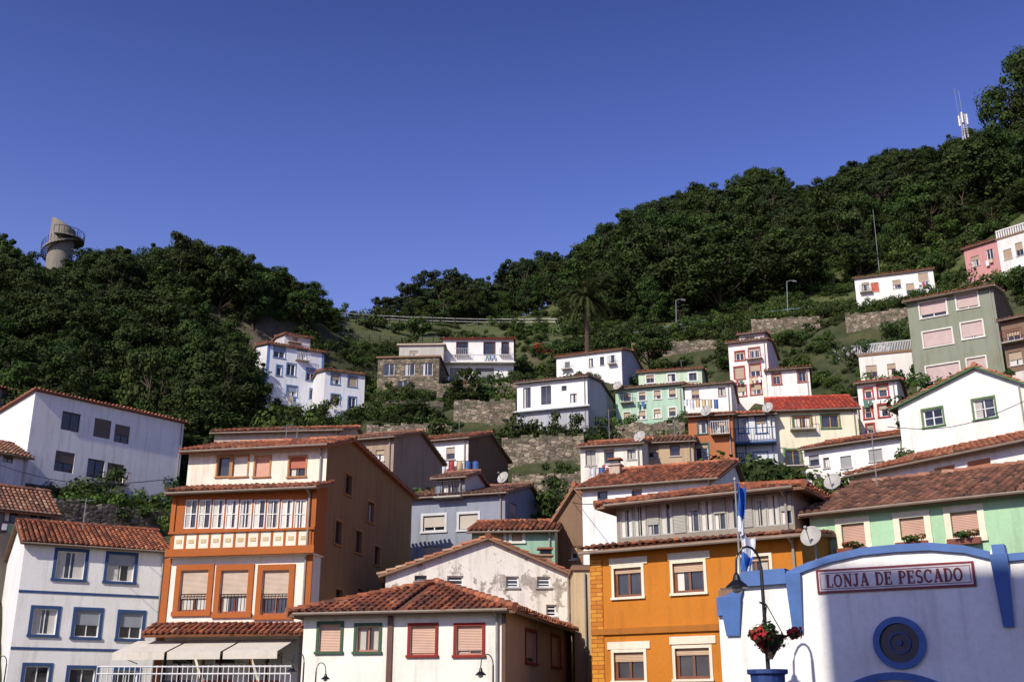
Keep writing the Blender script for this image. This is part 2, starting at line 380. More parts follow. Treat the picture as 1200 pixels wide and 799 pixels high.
    if d<110 and name!='fish_market_hall':
        x=w-.25; pi.tube([(x,-.08,ze-.1),(x,-.08,-deep)],.045,paint('#9a938a',.6),6)
        if roof in ('side','shed','hip') and rf<.9:
            pi.tube([(-.2,-ov-.05,ze-.12),(w+.2,-ov-.05,ze-.12)],.05,paint('#8a7a6c',.6),6)
            pi.tube([(x,-ov-.05,ze-.12),(x,-.08,ze-.35)],.04,paint('#9a938a',.6),6)
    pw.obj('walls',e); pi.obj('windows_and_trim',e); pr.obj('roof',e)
    BL.append(b)
    if ctrl:
        for (x,y,dz) in ((0,0,0),(w,0,0),(w/2,0,0),(0,D,.8),(w,D,.8),(w/2,D,.8),(w/2,D/2,.3)):
            p=M@V((x,y,0)); CTRL.append((p.x,p.y,zb+dz-.15 if zb>0 else 0))
    return b
def grid(u0,v0,u1,v1,cols,rows,ww,hh,sl=0,**o):
    out=[]
    for j in range(rows):
        for i in range(cols):
            u=u0+(u1-u0)*(i/(cols-1) if cols>1 else .5); v=v0+(v1-v0)*(j/(rows-1) if rows>1 else .5)+sl*(u-u0)
            out.append((u-ww/2,v-hh/2,u+ww/2,v+hh/2,o))
    return out
BLU='#2c4a78'
# --- lower left white house with blue windows
A=H('white_house_blue_windows',30,634,198,55,29,815,9,'#e9e8e6',roof='side',rise=1.6,win=[(66,646,99,678),(126,650,157,681),(38,713,66,743),(88,715,116,746),(140,718,166,748),(28,780,56,812),(80,783,110,814),(134,785,160,814)],wd=dict(trim=BLU,tw=.16,frame='#e8e8e8',sh=None,shc='#9aa0a8',fw=.05),ant=1)
p=PB()
for v0,v1 in ((692,694),(757,760)):
    za=A.hit(A.fr,110,v0+4)[1]; p.box(A.fr,0,A.w,-.01,.03,za-.06,za+.06,paint(BLU))
p.box(A.fr,A.w-.22,A.w+.03,-.01,.035,0,A.ze-.1,paint(BLU)); p.obj('blue_bands',A.e)
# --- big white house left
wb=dict(frame='#4a4038',sh=None,shc='#6b5d50',sill=0,rev=.12,fw=.07)
B=H('large_white_house',42,457,216,74,50,578,11,'#eceae6',roof='shedb',rise=1.6,ov=.3,win=[(72,483,94,505),(110,491,130,513),(134,498,152,519),(64,529,87,553),(102,538,122,560),(125,543,145,565)],wd=wb,dirt=.45,fas='#7a4a38',deep=6)
p=PB(); z=B.hit(B.fr,110,578)[1]; p.box(B.fr,-.05,B.w+.05,-.02,.06,-6,z,stonem('dark_stone')); p.obj('stone_plinth',B.e)
H('grey_house',-60,440,38,84,55,520,9,'#8d8682',roof='shedb',rise=1.2,win=[(2,452,14,466),(-30,450,-15,465)],wd=wb,dirt=.5,fas='#7a3a2a')
H('small_white_house',-50,521,34,68,50,565,6,'#c9cbd2',roof='side',rise=1.3,win=[(4,528,16,542)],wd=wb,dirt=.5,tk='tileold')
H('small_stone_house',-40,590,66,61,40,640,5,'#6f6862',roof='side',rise=1.6,win=[(34,596,56,616,dict(frame='#8fa0b0',sh=0)),(5,590,22,612)],wd=wb,dirt=.8,tk='tileold')
# --- gallery house
OR='#a85c26'
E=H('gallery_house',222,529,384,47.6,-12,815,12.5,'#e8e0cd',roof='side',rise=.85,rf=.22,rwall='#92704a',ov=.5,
 win=[(255,535,271,558,dict(shc='#c89a90',sh=.0)),(271,535,290,558,dict(sh=1,shc='#e0d8c8')),(299,535,316,558,dict(sh=1,shc='#d49a80')),(339,535,358,558,dict(sh=.5,shc='#b05030'))],
 rw=[(404,556,412,580),(430,588,438,612),(392,610,400,638),(416,622,424,648),(438,640,445,662),(392,690,401,720),(418,690,426,715)],wd=dict(trim='#b08050',tw=.07,frame='#6a4a38',sh=0,fw=.05),ant=2,dirt=.5,fas='#a0603a')
gal=[]
for i in range(9):
    u=216+i*16.0; gal.append((u,585,u+14.6,619,dict(frame='#e8e6e0',sh=0,mul=1,hb=1,sill=0,rev=.08,curt=True,fw=.05)))
G1=H('glazed_gallery',205,577,371,46.3,-12,652,1.25,OR,roof='shed',rise=.35,ov=.45,win=gal,wd={},parent=E,ctrl=False,deep=0,dirt=.15)
p=PB(); fr=G1.fr; wp=plaster('#e6decb',.15); orp=plaster(OR,.25)
z1=G1.hit(fr,290,623)[1]; z2=G1.hit(fr,290,641)[1]; n=11
p.box(fr,.15,G1.w-.15,-.01,.03,z2,z1,wp)
for i in range(n+1):
    x=.15+(G1.w-.3)*i/n; p.box(fr,x-.05,x+.05,-.01,.05,z2,z1,orp)
for i in range(n):
    x=.15+(G1.w-.3)*(i+.5)/n; p.box(fr,x-.12,x+.12,.031,.05,(z1+z2)/2-.08,(z1+z2)/2+.08,plaster('#c9b48a',.1))
p.box(fr,-.06,G1.w+.06,-.01,.12,z1,z1+.09,orp); p.box(fr,-.1,G1.w+.1,-.01,.16,z2-.32,z2-.002,orp); p.box(fr,-.06,G1.w+.06,-.01,.1,G1.ze-.22,G1.ze-.05,orp)
p.box(fr,-.06,.14,-.01,.062,z1+.1,G1.ze-.23,orp); p.box(fr,G1.w-.14,G1.w+.06,-.01,.062,z1+.1,G1.ze-.23,orp)
p.box(fr,0,G1.w,-1.2,0,-.05,-.002,wp); p.obj('gallery_panels',G1.e)
G2=H('lower_front',196,654,366,46.6,-12,815,.95,'#e8e0d2',roof='flat',ov=-.05,parent=E,ctrl=False,deep=0,
 win=[(211,668,243,716),(258,668,290,718),(307,668,338,720),(190,765,225,799,dict(trim=None,sh=0,frame='#333')),(235,765,275,799,dict(trim=None,sh=0)),(290,765,330,799,dict(trim=None,sh=0))],
 wd=dict(trim=OR,tw=.24,tp=.06,frame='#9a4a28',sh=.6,shc='#c3ab95',fw=.08))
p=PB(); fr=G2.fr
p.box(fr,-.08,.22,-.01,.05,0,G2.ze-.01,orp); p.box(fr,G2.w-.22,G2.w+.04,-.01,.05,0,G2.ze-.01,orp)
for uc in (227,274,322):
    s,z=G2.hit(fr,uc,712)
    for i in range(9): p.tube([fr[0]+V((s-.62+i*.155,-.02,z-.1)),fr[0]+V((s-.62+i*.155,-.02,z+.55))],.014,DARK,4)
    p.tube([fr[0]+V((s-.62,-.02,z+.55)),fr[0]+V((s+.62,-.02,z+.55))],.02,DARK,4)
p.obj('balcony_rails',G2.e)
p=PB(); zt=G2.hit(fr,270,731)[1]; 
tiles(p,V((-.3,-.95,zt-.45)),V((1,0,0)),V((0,.95,.45)).normalized(),[(0,0),(G2.w+.6,0),(G2.w+.6,1.05),(0,1.05)],tilem('tile'),paint('#7a4a2c',.8))
aw=PB(); aws=plaster('#cfc9bc',.25); z0=zt-.62
for i in range(3):
    x0=-.9+i*(G2.w+.6)/3; x1=x0+(G2.w+.6)/3-.12
    a_,b_,c_,d_=V((x0,-.1,z0)),V((x1,-.1,z0)),V((x1,-1.9,z0-.55)),V((x0,-1.9,z0-.55))
    aw.face([d_,c_,b_,a_],aws); dz=V((0,0,-.04)); aw.face([a_+dz,b_+dz,c_+dz,d_+dz],aws)
    aw.face([d_+V((0,0,-.28)),c_+V((0,0,-.28)),c_,d_],aws); aw.face([a_,d_,d_+V((0,0,-.04)),a_+V((0,0,-.04))],aws)
    for xx in (x0+.05,x1-.05): aw.tube([(xx,-.05,z0-.9),(xx,-1.88,z0-.6)],.02,METAL,5)
p.obj('tiled_canopy',G2.e); aw.obj('awnings',G2.e)
# --- bottom centre hip roof
FH=H('hip_roof_house',357,716,592,37.5,-14,815,11,'#ebe8de',roof='hip',rise=1.15,ov=.45,win=[(374,731,399,763,dict(trim='#3e5a44')),(418,733,444,763,dict(trim='#3e5a44',sh=.1)),(481,733,510,767),(535,733,565,767)],
 rw=[(616,740,628,776),(646,746,656,780)],wd=dict(trim='#8a2a22',tw=.1,frame='#a8705a',sh=.95,shc='#c9a18a',fw=.06),rwall='#b89c7c',dirt=.35)
p=PB(); s=FH.hit(FH.fr,457,760)[0]; p.box(FH.fr,s-.09,s+.09,-.01,.06,0,FH.ze-.05,paint('#5a3a28')); p.box(FH.fr,FH.w-.1,FH.w+.03,-.01,.06,0,FH.ze-.05,paint('#5a3a28'))
p.obj('corner_strips',FH.e)
# --- old gable
G=H('weathered_gable_house',452,672,672,47,4,800,8,'#e6e1d7',roof='front',rise=1.55,rf=.54,ov=.3,win=[(486,669,500,680,dict(trim=None,frame='#555')),(524,667,543,689),(593,663,608,688),(629,661,645,688),(640,708,652,722)],
 wd=dict(frame='#e2e2e0',sh=0,hb=2,sillc='#999'),dirt=.7,peel=.42,chim=[(.86,.12,.9)])
H('green_house_rear',553,622,650,53,-6,700,7,'#8fb39a',roof='side',rise=.9,win=[(600,624,612,634),(575,624,590,636)],wd=dict(trim='#d8d8d0',frame='#eee'),dirt=.4,rwall='#c9c5bd')
H('brown_gable_house',652,606,700,55,-38,700,7,'#7e6450',roof='front',rise=1.4,dirt=.6,win=[(668,640,676,655)])
H('cream_annex',672,668,692,45,0,800,6,'#cdb48e',roof='flat',ov=.1,dirt=.5)
# --- ochre building
OC='#bf751d'; CRM='#e2d9c4'
I=H('ochre_house',692,646,938,38.2,-33,815,9,OC,roof='shed',rise=1.0,ov=.45,dirt=.3,win=[(720,665,752,699),(789,659,825,694),(868,652,902,680),(720,764,755,797),(792,759,832,795),(872,752,905,785)],
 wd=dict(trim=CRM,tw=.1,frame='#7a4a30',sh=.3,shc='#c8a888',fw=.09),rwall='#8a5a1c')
p=PB(); fr=I.fr; brk,nt_,b_=nm('ochre_brick'); 
tc=coords(nt_); bt=N(nt_,'ShaderNodeTexBrick',Scale=1.0); bt.inputs['Brick Width'].default_value=.42; bt.inputs['Row Height'].default_value=.14; bt.inputs['Mortar Size'].default_value=.012
mp=nt_.nodes.new('ShaderNodeMapping'); mp.inputs['Rotation'].default_value=(math.radians(90),0,0); nt_.links.new(tc,mp.inputs[0]); nt_.links.new(mp.outputs[0],bt.inputs['Vector'])
bt.inputs['Color1'].default_value=(*hexc('#b06818'),1); bt.inputs['Color2'].default_value=(*hexc('#c98a2c'),1); bt.inputs['Mortar'].default_value=(*hexc('#7e4a18'),1)
nt_.links.new(bt.outputs[0],b_.inputs['Base Color']); b_.inputs['Roughness'].default_value=.85
zb_=I.hit(fr,760,738)[1]; p.box(fr,0,I.w,-.01,.09,zb_-.1,zb_+.1,plaster('#a5651f',.3)); 
p.box(fr,-.02,.45,-.01,.04,0,I.ze-.02,brk)
for (u0,v0,u1,v1) in ((718,662,755,658),(787,656,828,650),(716,760,758,756),(789,754,835,750)):
    s0,z=I.hit(fr,u0,v0); s1,_=I.hit(fr,u1,v1); p.box(fr,s0-.12,s1+.12,-.01,.045,z-.02,z+.22,plaster(CRM,.2))
p.obj('belt_and_quoins',I.e)
wins=[]
for i in range(13):
    u=727+i*15.6; v=593-i*1.3; wins.append((u,v,u+14.4,v+37,dict(frame='#a9aca6',sh=(.25,0,.6,0,1)[i%5],shc='#a3a298',mul=1,hb=0,sill=0,rev=.05,curt=True,fw=.04)))
I2=H('upper_gallery',722,591,928,40.0,-31,640,7,'#8f877a',roof='hip',rise=.8,ov=.6,win=wins,parent=I,ctrl=False,deep=.5,rwall='#a59484')
# --- Lonja
LW='#f0eeea'
J=H('fish_market_hall',842,700,1215,25.5,-29,815,7,LW,roof='flat',ov=0,ctrl=True,dirt=.25,deep=0,rise=.1)
p=PB(); fr=J.fr; wm=plaster(LW,.3); bl=paint('#456ba8',.6)
top=[(842,702),(852,700),(862,694),(868,684),(871,672),(922,668),(923,672),(945,662),(975,652),(1010,644),(1050,640),(1090,638),(1130,641),(1160,648),(1163,641),(1178,640),(1180,651),(1215,648)]
tp=[J.hit(fr,u,v) for u,v in top]
def prof(p,pts,z0,y0,y1,mat):
    P=[V((s,-y1,z)) for s,z in pts]; Q=[V((s,-y0,z)) for s,z in pts]
    for i in range(len(pts)-1):
        a,b2=P[i],P[i+1]; c,d2=Q[i],Q[i+1]; A0=V((a.x,a.y,z0)); B0=V((b2.x,b2.y,z0)); C0=V((c.x,c.y,z0)); D0=V((d2.x,d2.y,z0))
        p.face([A0,B0,b2,a],mat); p.face([D0,C0,c,d2],mat); p.face([a,b2,d2,c],mat)
prof(p,tp,0,-.3,.05,wm)
def strip(p,pts,wd_,y0,y1,mat):
    for i in range(len(pts)-1):
        (a,b1),(c,d1)=pts[i],pts[i+1]
        q=[V((a,-y1,b1-wd_)),V((c,-y1,d1-wd_)),V((c,-y1,d1+.03)),V((a,-y1,b1+.03))]; r=[V((x.x,-y0,x.z)) for x in q]
        p.face(q,mat); p.face([q[3],q[2],r[2],r[3]],mat); p.face([r[0],r[1],q[1],q[0]],mat)
strip(p,tp[:5],.38,-.32,.16,bl); strip(p,tp[4:6],.3,-.32,.18,bl); strip(p,tp[6:14],.13,-.32,.13,bl); strip(p,tp[14:16],.32,-.32,.2,bl); strip(p,tp[16:],.12,-.32,.13,bl)
def taper(u,v0,v1,w0,w1,yo):
    s,z0=J.hit(fr,u,v0); _,z1=J.hit(fr,u,v1)
    a=[V((s-w0/2,-yo,z0)),V((s+w0/2,-yo,z0)),V((s+w1/2,-yo*.6,z1)),V((s-w1/2,-yo*.6,z1))]; b=[V((x.x,0,x.z)) for x in a]
    p.face(a[::-1],bl); 
    for i in range(4): j=(i+1)%4; p.face([a[i],a[j],b[j],b[i]],bl)
taper(931,672,742,.34,.22,.2); taper(1171,650,735,.34,.2,.22); taper(858,700,745,.5,.3,.2)
s,z=J.hit(fr,1055,753)
def ring(r0,r1,y0,y1,mat,nn=48):
    for i in range(nn):
        a=2*math.pi*i/nn; b2=2*math.pi*(i+1)/nn
        f=lambda r,an,y:V((s+r*math.cos(an),-y,z+r*math.sin(an)))
        p.face([f(r0,a,y1),f(r1,a,y1),f(r1,b2,y1),f(r0,b2,y1)][::-1],mat); p.face([f(r1,a,y1),f(r1,a,y0),f(r1,b2,y0),f(r1,b2,y1)],mat)
        if r0>0: p.face([f(r0,a,y1),f(r0,a,y0),f(r0,b2,y0),f(r0,b2,y1)],mat)
ring(.40,.53,.0,.14,bl); ring(0,.40,.0,.06,paint('#16243f',.3)); ring(.18,.23,.06,.10,paint('#2a4478')); ring(0,.06,.06,.12,paint('#2a4478'))
s_,z_=J.hit(fr,1048,789); arc=[(s_-1.15+2.3*i/16,z_-.35*((i-8)/8)**2) for i in range(17)]
strip(p,arc,.12,0,.16,bl)
p.obj('parapet_facade',J.e)
# sign
sp=PB(); a0=J.hit(fr,957,668); a1=J.hit(fr,1141,656); b0=J.hit(fr,957,696)
sw=a1[0]-a0[0]; z1=a0[1]+.0; z0=b0[1]; sh=z1-z0; s0=a0[0]
red=paint('#7e2530',.4); sgw=paint('#e6e0de',.35)
SF=(V((s0,0,z0)),V((1,0,0)),V((0,-1,0)))
sp.box(SF,0,sw,.0,.09,0,sh,red); sp.box(SF,.05,sw-.05,.05,.094,.05,sh-.05,sgw); 
for (x0,x1,y0,y1) in ((.08,sw-.08,.08,.095),(.08,sw-.08,sh-.095,sh-.08),(.08,.095,.095,sh-.095),(sw-.095,sw-.08,.095,sh-.095)): sp.box(SF,x0,x1,.09,.097,y0,y1,red)
def circ(cx,cy,rx,ry,a0,a1,n=14): return [(cx+rx*math.cos(math.radians(a0+(a1-a0)*i/n)),cy+ry*math.sin(math.radians(a0+(a1-a0)*i/n))) for i in range(n+1)]
T_,t_=.2,.1
LET={'L':(.72,[([(.17,0),(.17,1)],T_),([(0,.03),(.68,.03)],t_),([(.66,0),(.66,.28)],t_),([(0,.97),(.36,.97)],t_)]),
'O':(.86,[(circ(.4,.5,.35,.46,0,360,22),.15)]),
'N':(.9,[([(.15,0),(.15,1)],t_),([(.15,.97),(.72,.03)],T_),([(.72,0),(.72,1)],t_),([(0,.97),(.28,.97)],t_),([(.02,.03),(.3,.03)],t_),([(.58,.97),(.88,.97)],t_)]),
'J':(.6,[([(.36,1),(.36,.25)]+circ(.2,.22,.16,.19,0,-170,8),T_*.85),([(.18,.97),(.56,.97)],t_)]),
'A':(.88,[([(.13,0),(.42,1)],t_),([(.42,1),(.72,0)],T_),([(.22,.33),(.62,.33)],t_),([(0,.03),(.28,.03)],t_),([(.55,.03),(.87,.03)],t_)]),
'D':(.82,[([(.17,0),(.17,1)],T_),([(.03,.97),(.38,.97)]+circ(.36,.5,.36,.46,88,-88,12)+[(.03,.03)],.13)]),
'E':(.74,[([(.17,0),(.17,1)],T_),([(0,.97),(.66,.97)],t_),([(0,.03),(.68,.03)],t_),([(.2,.5),(.5,.5)],t_),([(.64,.75),(.64,1)],t_),([(.66,0),(.66,.26)],t_),([(.5,.38),(.5,.62)],t_)]),
'P':(.74,[([(.17,0),(.17,1)],T_),([(.03,.97),(.38,.97)]+circ(.38,.73,.26,.23,88,-88,8)+[(.2,.5)],.13),([(0,.03),(.36,.03)],t_)]),
'S':(.7,[(circ(.34,.73,.24,.23,30,265,12)+circ(.34,.26,.26,.23,85,-150,12),.15)]),
'C':(.8,[(circ(.42,.5,.36,.46,40,320,18),.15),([(.7,.68),(.7,.95)],t_)]),' ':(.42,[])}
txt='LONJA DE PESCADO'; tot=sum(LET[c][0]+.12 for c in txt); lh=sh*.52; sx=(sw-.42)/tot; x=.21
for ch in txt:
    wd_,st_=LET[ch]
    for pts,wt in st_:
        for i in range(len(pts)-1):
            pa=V((x+pts[i][0]*sx,0,sh*.24+pts[i][1]*lh)); pb_=V((x+pts[i+1][0]*sx,0,sh*.24+pts[i+1][1]*lh)); dd=(pb_-pa)
            if dd.length<1e-5: continue
            nn=V((-dd.z,0,dd.x)).normalized()*wt*lh*.5; dd=dd.normalized()*.004
            yy=-.1-random.random()*.0015
            sp.face([SF[0]+V((v_.x,yy,v_.z)) for v_ in [pa-nn-dd,pb_-nn+dd,pb_+nn+dd,pa+nn-dd]],red)
    x+=(wd_+.12)*sx
sp.obj('lonja_de_pescado_sign',J.e)
# --- green house right
GR='#a5cba6'
K=H('green_house',948,601,1215,37,-37,700,10,GR,roof='side',rise=1.7,ov=.4,dirt=.35,win=[(987,613,1014,641),(1055,606,1084,632),(1115,599,1147,629)],wd=dict(trim='#e0dcc4',tw=.2,frame='#8a5040',sh=.85,shc='#c49a84',fw=.06),ant=1,tk='tileold')
p=PB()
for u,vv in ((1000,641),(1070,634),(1131,630)):
    s,z=K.hit(K.fr,u,vv); p.box(K.fr,s-.5,s+.5,.05,.25,z-.22,z-.03,paint('#7a3a24'))
p.obj('flower_boxes',K.e)
KF=[K.M@V((K.hit(K.fr,u,v)[0],-.18,K.hit(K.fr,u,v)[1])) for u,v in ((1000,638),(1070,631),(1131,626))]
H('white_terrace_house',1000,556,1225,46,-55,640,9,'#e9e7e2',roof='side',rise=1.3,ov=.4,dirt=.4,win=[(1042,560,1060,572),(1095,546,1120,566),(1134,538,1162,560)],wd=dict(trim=None,frame='#a05a30',sh=.9,shc='#c07a50'))
H('white_house_green_eaves',1052,476,1200,58,-42,540,9,'#ebeae0',roof='front',rise=1.35,rf=.66,ov=.5,fas='#4f6b4a',dirt=.35,win=[(1082,479,1105,499),(1141,467,1166,490)],wd=dict(trim='#5a7a50',tw=.1,frame='#e0e0e0',sh=0,hb=1))
H('white_low_house',942,526,1060,62,-38,585,8,'#e9e7e2',roof='side',rise=1.1,dirt=.4,win=[(948,533,960,546),(985,534,998,548),(1018,526,1034,540),(965,536,972,548)],wd=dict(frame='#666',sh=None,shc='#999'))
H('cream_house_red_roof',907,481,1004,76,-8,560,8,'#e2dcc0',roof='side',rise=1.9,tk='red',win=[(930,488,950,502),(963,486,983,501),(921,527,938,545),(966,522,980,538)],wd=dict(trim='#5d7a58',tw=.12,frame='#bb8844',sh=0),dirt=.35)
H('white_house_red_windows',1004,449,1050,80,-25,520,7,'#e8e2de',roof='side',rise=.8,tk='red',win=[(1013,455,1022,467),(1029,451,1040,465),(1013,477,1022,490),(1030,474,1041,488),(1016,497,1024,508)],wd=dict(trim='#a83a34',tw=.12,frame='#eee',sh=.4),dirt=.35)
Q=H('blue_balcony_house',857,487,907,76,-12,560,7,'#d8dad8',roof='side',rise=1.0,win=[(866,490,876,507),(886,488,898,507),(864,522,874,545),(884,530,900,556)],wd=dict(trim='#3a5f86',tw=.08,frame='#eee'),base=(522,'#c9d0d4'))
p=PB(); z=Q.hit(Q.fr,880,520)[1]; p.box(Q.fr,0,Q.w,.0,.9,z-.12,z,paint('#2f5688'))
for i in range(15): p.tube([V((Q.w*i/14,-.86,z)),V((Q.w*i/14,-.86,z+.95))],.018,paint('#2f5688'),4)
p.tube([V((0,-.86,z+.95)),V((Q.w,-.86,z+.95))],.03,paint('#2f5688'),4); p.obj('balcony',Q.e)
H('orange_shop_house',806,488,858,74,-14,560,7,'#ab6a42',roof='side',rise=.9,win=[(818,494,828,508),(838,492,850,508),(815,520,830,540)],wd=dict(trim='#3a6a6a',tw=.08,frame='#ccc'),dirt=.4)
H('pale_green_house',721,456,800,100,-18,512,8,'#a9c6ae',roof='side',rise=.9,win=grid(735,466,788,488,4,2,8,10,-.1),wd=dict(trim='#e0e0d8',tw=.1,frame='#888',sh=.5),dirt=.4,base=(495,'#8fb5a0'))
H('pale_green_upper_house',748,436,822,112,-14,470,8,'#bdd1b6',roof='side',rise=.9,win=grid(762,444,812,444,3,1,9,9,-.05),wd=dict(trim='#ddd',frame='#777'),dirt=.4,ant=1)
H('small_white_cottage',802,452,856,98,-16,500,7,'#e8e6e2',roof='side',rise=.8,win=grid(815,462,846,462,2,1,9,10,-.1),wd=dict(frame='#8a4a3a'),dirt=.35)
H('narrow_red_trim_house',853,402,898,104,-22,470,7,'#e8ded9',roof='side',rise=.8,win=[(862,412,872,422),(878,408,890,420),(861,430,872,444),(879,427,891,441),(864,452,874,464),(880,450,892,462)],wd=dict(trim='#a04038',tw=.12,frame='#eee'),dirt=.35)
H('attic_house',866,392,895,105,-22,404,5,'#d4cccc',roof='side',rise=.5,win=[(874,394,884,402)],ctrl=False,deep=.6)
H('white_house_green_door',898,434,948,100,-15,480,7,'#e4e2dc',roof='side',rise=.8,win=grid(910,444,940,444,2,1,9,12,-.1),wd=dict(trim='#a85a48',frame='#999'),dirt=.4)
H('white_cottage_small_windows',950,470,1004,92,-20,500,6,'#c9c0b4',roof='side',rise=.8,tk='tileold',dirt=.5)
# --- white gable
W=H('white_gable_house',682,571,838,52,-22,640,9,'#ebe9e5',roof='side',rise=1.7,rf=.55,dirt=.4,win=[(700,575,712,588),(740,572,752,584)],wd=dict(frame='#555'),chim=[(.1,.4,1.7)],rw=[(858,560,864,572)])
H('tiled_roof_house',680,523,752,70,-15,575,8,'#e2dccf',roof='side',rise=1.1,win=[(686,527,698,545),(708,526,720,543),(735,526,745,538)],wd=dict(frame='#777'),dirt=.5,ant=1)
H('tiled_roof_house',748,519,812,72,-12,560,8,'#b9a284',roof='side',rise=1.2,win=[(760,522,772,536),(785,521,797,534)],wd=dict(frame='#7a4a30'),dirt=.5,tk='tileold',ant=1)
# --- centre white modern
Y=H('white_modern_house',606,449,688,96,-20,517,9,'#ebebea',roof='side',rise=.7,win=[(613,454,622,478),(634,452,646,474),(658,452,664,458),(668,461,676,472),(612,488,622,505),(635,487,650,500)],wd=dict(frame='#5c6068',sh=0,sill=0),base=(479,'#a8aab0'),rwall='#b4b8c0',fas='#555',tk='tileold')  # right wall painted bluish grey to carry its shade
p=PB(); z=Y.hit(Y.fr,640,480)[1]; p.box(Y.fr,-.1,Y.w+.3,-.01,.5,z-.12,z,plaster('#c8ccd0',.2)); p.obj('balcony_slab',Y.e)
Z=H('white_house_garages',519,397,602,136,0,446,9,'#eae8e4',roof='side',rise=.8,ov=.4,tk='tile',win=[(535,401,548,416),(567,401,580,416),(588,401,596,416),(528,432,548,446,dict(sh=1,shc='#999')),(558,432,578,446,dict(sh=1,shc='#888'))],wd=dict(frame='#4a2a24',trim='#6a3a34',tw=.07,sh=0,mul=1),fas='#7a2f26')
p=PB(); z=Z.hit(Z.fr,560,426)[1]; p.box(Z.fr,-.2,Z.w+.2,-.01,1.0,z-.15,z,plaster('#d9d5d0',.3))
for i in range(40): p.tube([V((Z.w*i/39,-.95,z)),V((Z.w*i/39,-.95,z+.9))],.03,paint('#ddd'),4)
p.tube([V((0,-.95,z+.9)),V((Z.w,-.95,z+.9))],.05,paint('#ddd'),4)
p.obj('terrace',Z.e)
H('white_house_tiled_roof',652,418,728,124,-22,450,9,'#e8e8e6',roof='side',rise=1.1,win=[(690,420,695,430),(703,418,708,428),(716,416,720,426),(662,424,668,432)],wd=dict(frame='#333',sh=0),rwall='#b8bcc4')
H('stone_house',443,420,515,126,-4,463,8,'#6b5a48',roof='flat',ov=.2,smat=stonem('stone'),win=[(450,426,462,440),(474,426,486,440),(495,425,507,440),(466,446,478,460)],wd=dict(frame='#ddd',sh=0),fas='#8a6a55')
H('flat_roof_shed',468,405,520,134,-2,422,6,'#b8b4ac',roof='flat',ov=.3,win=[(480,411,490,418)],fas='#c8b8a8',ctrl=False)
AC=H('white_house_blue_corners',314,402,380,115,30,492,8,'#dde0e6',roof='side',rise=.9,win=[(321,405,334,419),(349,409,359,422),(336,426,346,440),(359,432,369,446),(324,428,330,440),(336,452,348,464),(363,456,372,468)],wd=dict(trim='#5f84b4',tw=.1,frame='#eee',sh=None,shc='#8a9ab0'),rwall='#c4c8d0',dirt=.4,ant=1)
p=PB(); p.box(AC.fr,-.02,.25,-.01,.04,0,AC.ze-.1,paint('#5f84b4')); p.box(AC.fr,AC.w-.25,AC.w+.02,-.01,.04,0,AC.ze-.1,paint('#5f84b4')); p.obj('corner_bands',AC.e)
H('attic_house',334,391,364,117,30,403,6,'#c4c4c8',roof='side',rise=.5,ctrl=False,deep=.5,win=[(340,394,350,401)])
H('white_house_blue_door',381,433,428,113,24,494,7,'#dcdde0',roof='side',rise=.7,win=[(388,438,398,450),(408,441,418,453),(388,462,398,474),(408,465,417,478)],wd=dict(trim='#5f84b4',tw=.1,frame='#ddd'),dirt=.4)
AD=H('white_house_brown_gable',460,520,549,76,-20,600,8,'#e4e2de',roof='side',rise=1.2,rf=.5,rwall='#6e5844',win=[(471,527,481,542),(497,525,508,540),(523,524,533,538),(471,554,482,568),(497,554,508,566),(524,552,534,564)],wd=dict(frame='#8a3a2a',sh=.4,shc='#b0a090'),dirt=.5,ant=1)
AE=H('grey_blue_house',480,583,592,62,-18,670,9,'#8b909c',roof='side',rise=1.2,tk='tileold',win=[(496,604,521,622,dict(trim='#c8c8c8')),(538,602,560,620,dict(trim='#c8c8c8')),(496,640,518,658),(538,640,560,656)],rw=[(598,590,606,604)],wd=dict(frame='#ddd',sh=.8,shc='#c0b4a4'),dirt=.5,ant=1)
H('dormer',511,560,545,61.5,-18,584,4,'#7e8490',roof='side',rise=.6,win=[(518,564,538,581,dict(sh=.2,frame='#c8b090'))],parent=AE,ctrl=False,deep=.2,rwall='#c8c4c0',tk='tileold')
H('brown_roof_house',252,507,400,70,-6,560,8,'#b8a898',roof='side',rise=1.1,dirt=.5)
H('brown_roof_house',400,516,462,66,-18,600,8,'#a08c78',roof='side',rise=1.2,dirt=.6,win=[(440,527,450,540)],tk='tileold')
# --- upper right
GG='#858a78'
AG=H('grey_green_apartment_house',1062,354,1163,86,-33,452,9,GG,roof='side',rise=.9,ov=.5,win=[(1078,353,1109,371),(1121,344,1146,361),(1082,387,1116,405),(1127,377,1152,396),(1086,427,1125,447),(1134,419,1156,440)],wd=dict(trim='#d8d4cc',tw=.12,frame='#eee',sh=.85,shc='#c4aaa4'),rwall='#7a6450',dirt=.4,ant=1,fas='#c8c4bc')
H('brown_side_house',1172,376,1230,76,-40,480,8,'#7a6250',roof='side',rise=.9,win=[(1180,388,1196,400),(1182,412,1198,428)],wd=dict(frame='#ccc',sh=.5),tk='tileold')
TB=H('white_terrace',1006,418,1072,92,-20,450,6,'#dedad5',roof='flat',ov=.1,win=[(1015,428,1028,442),(1040,426,1050,440)],wd=dict(frame='#8a5040'))
p=PB()
for i in range(36): p.tube([V((TB.w*i/35,0,TB.ze+.2)),V((TB.w*i/35,0,TB.ze+1.05))],.03,paint('#e8e8e8'),4)
p.tube([V((0,0,TB.ze+1.05)),V((TB.w,0,TB.ze+1.05))],.05,paint('#e8e8e8'),4); p.obj('railing',TB.e)
H('white_hill_house',1001,326,1093,130,-20,360,9,'#e8e6e0',roof='side',rise=1.1,win=[(1010,331,1019,342),(1021,331,1030,342,dict(shc='#c05030',sh=1)),(1046,328,1056,338),(1062,332,1072,346),(1076,320,1088,330)],wd=dict(frame='#999',sh=None),tk='tile')
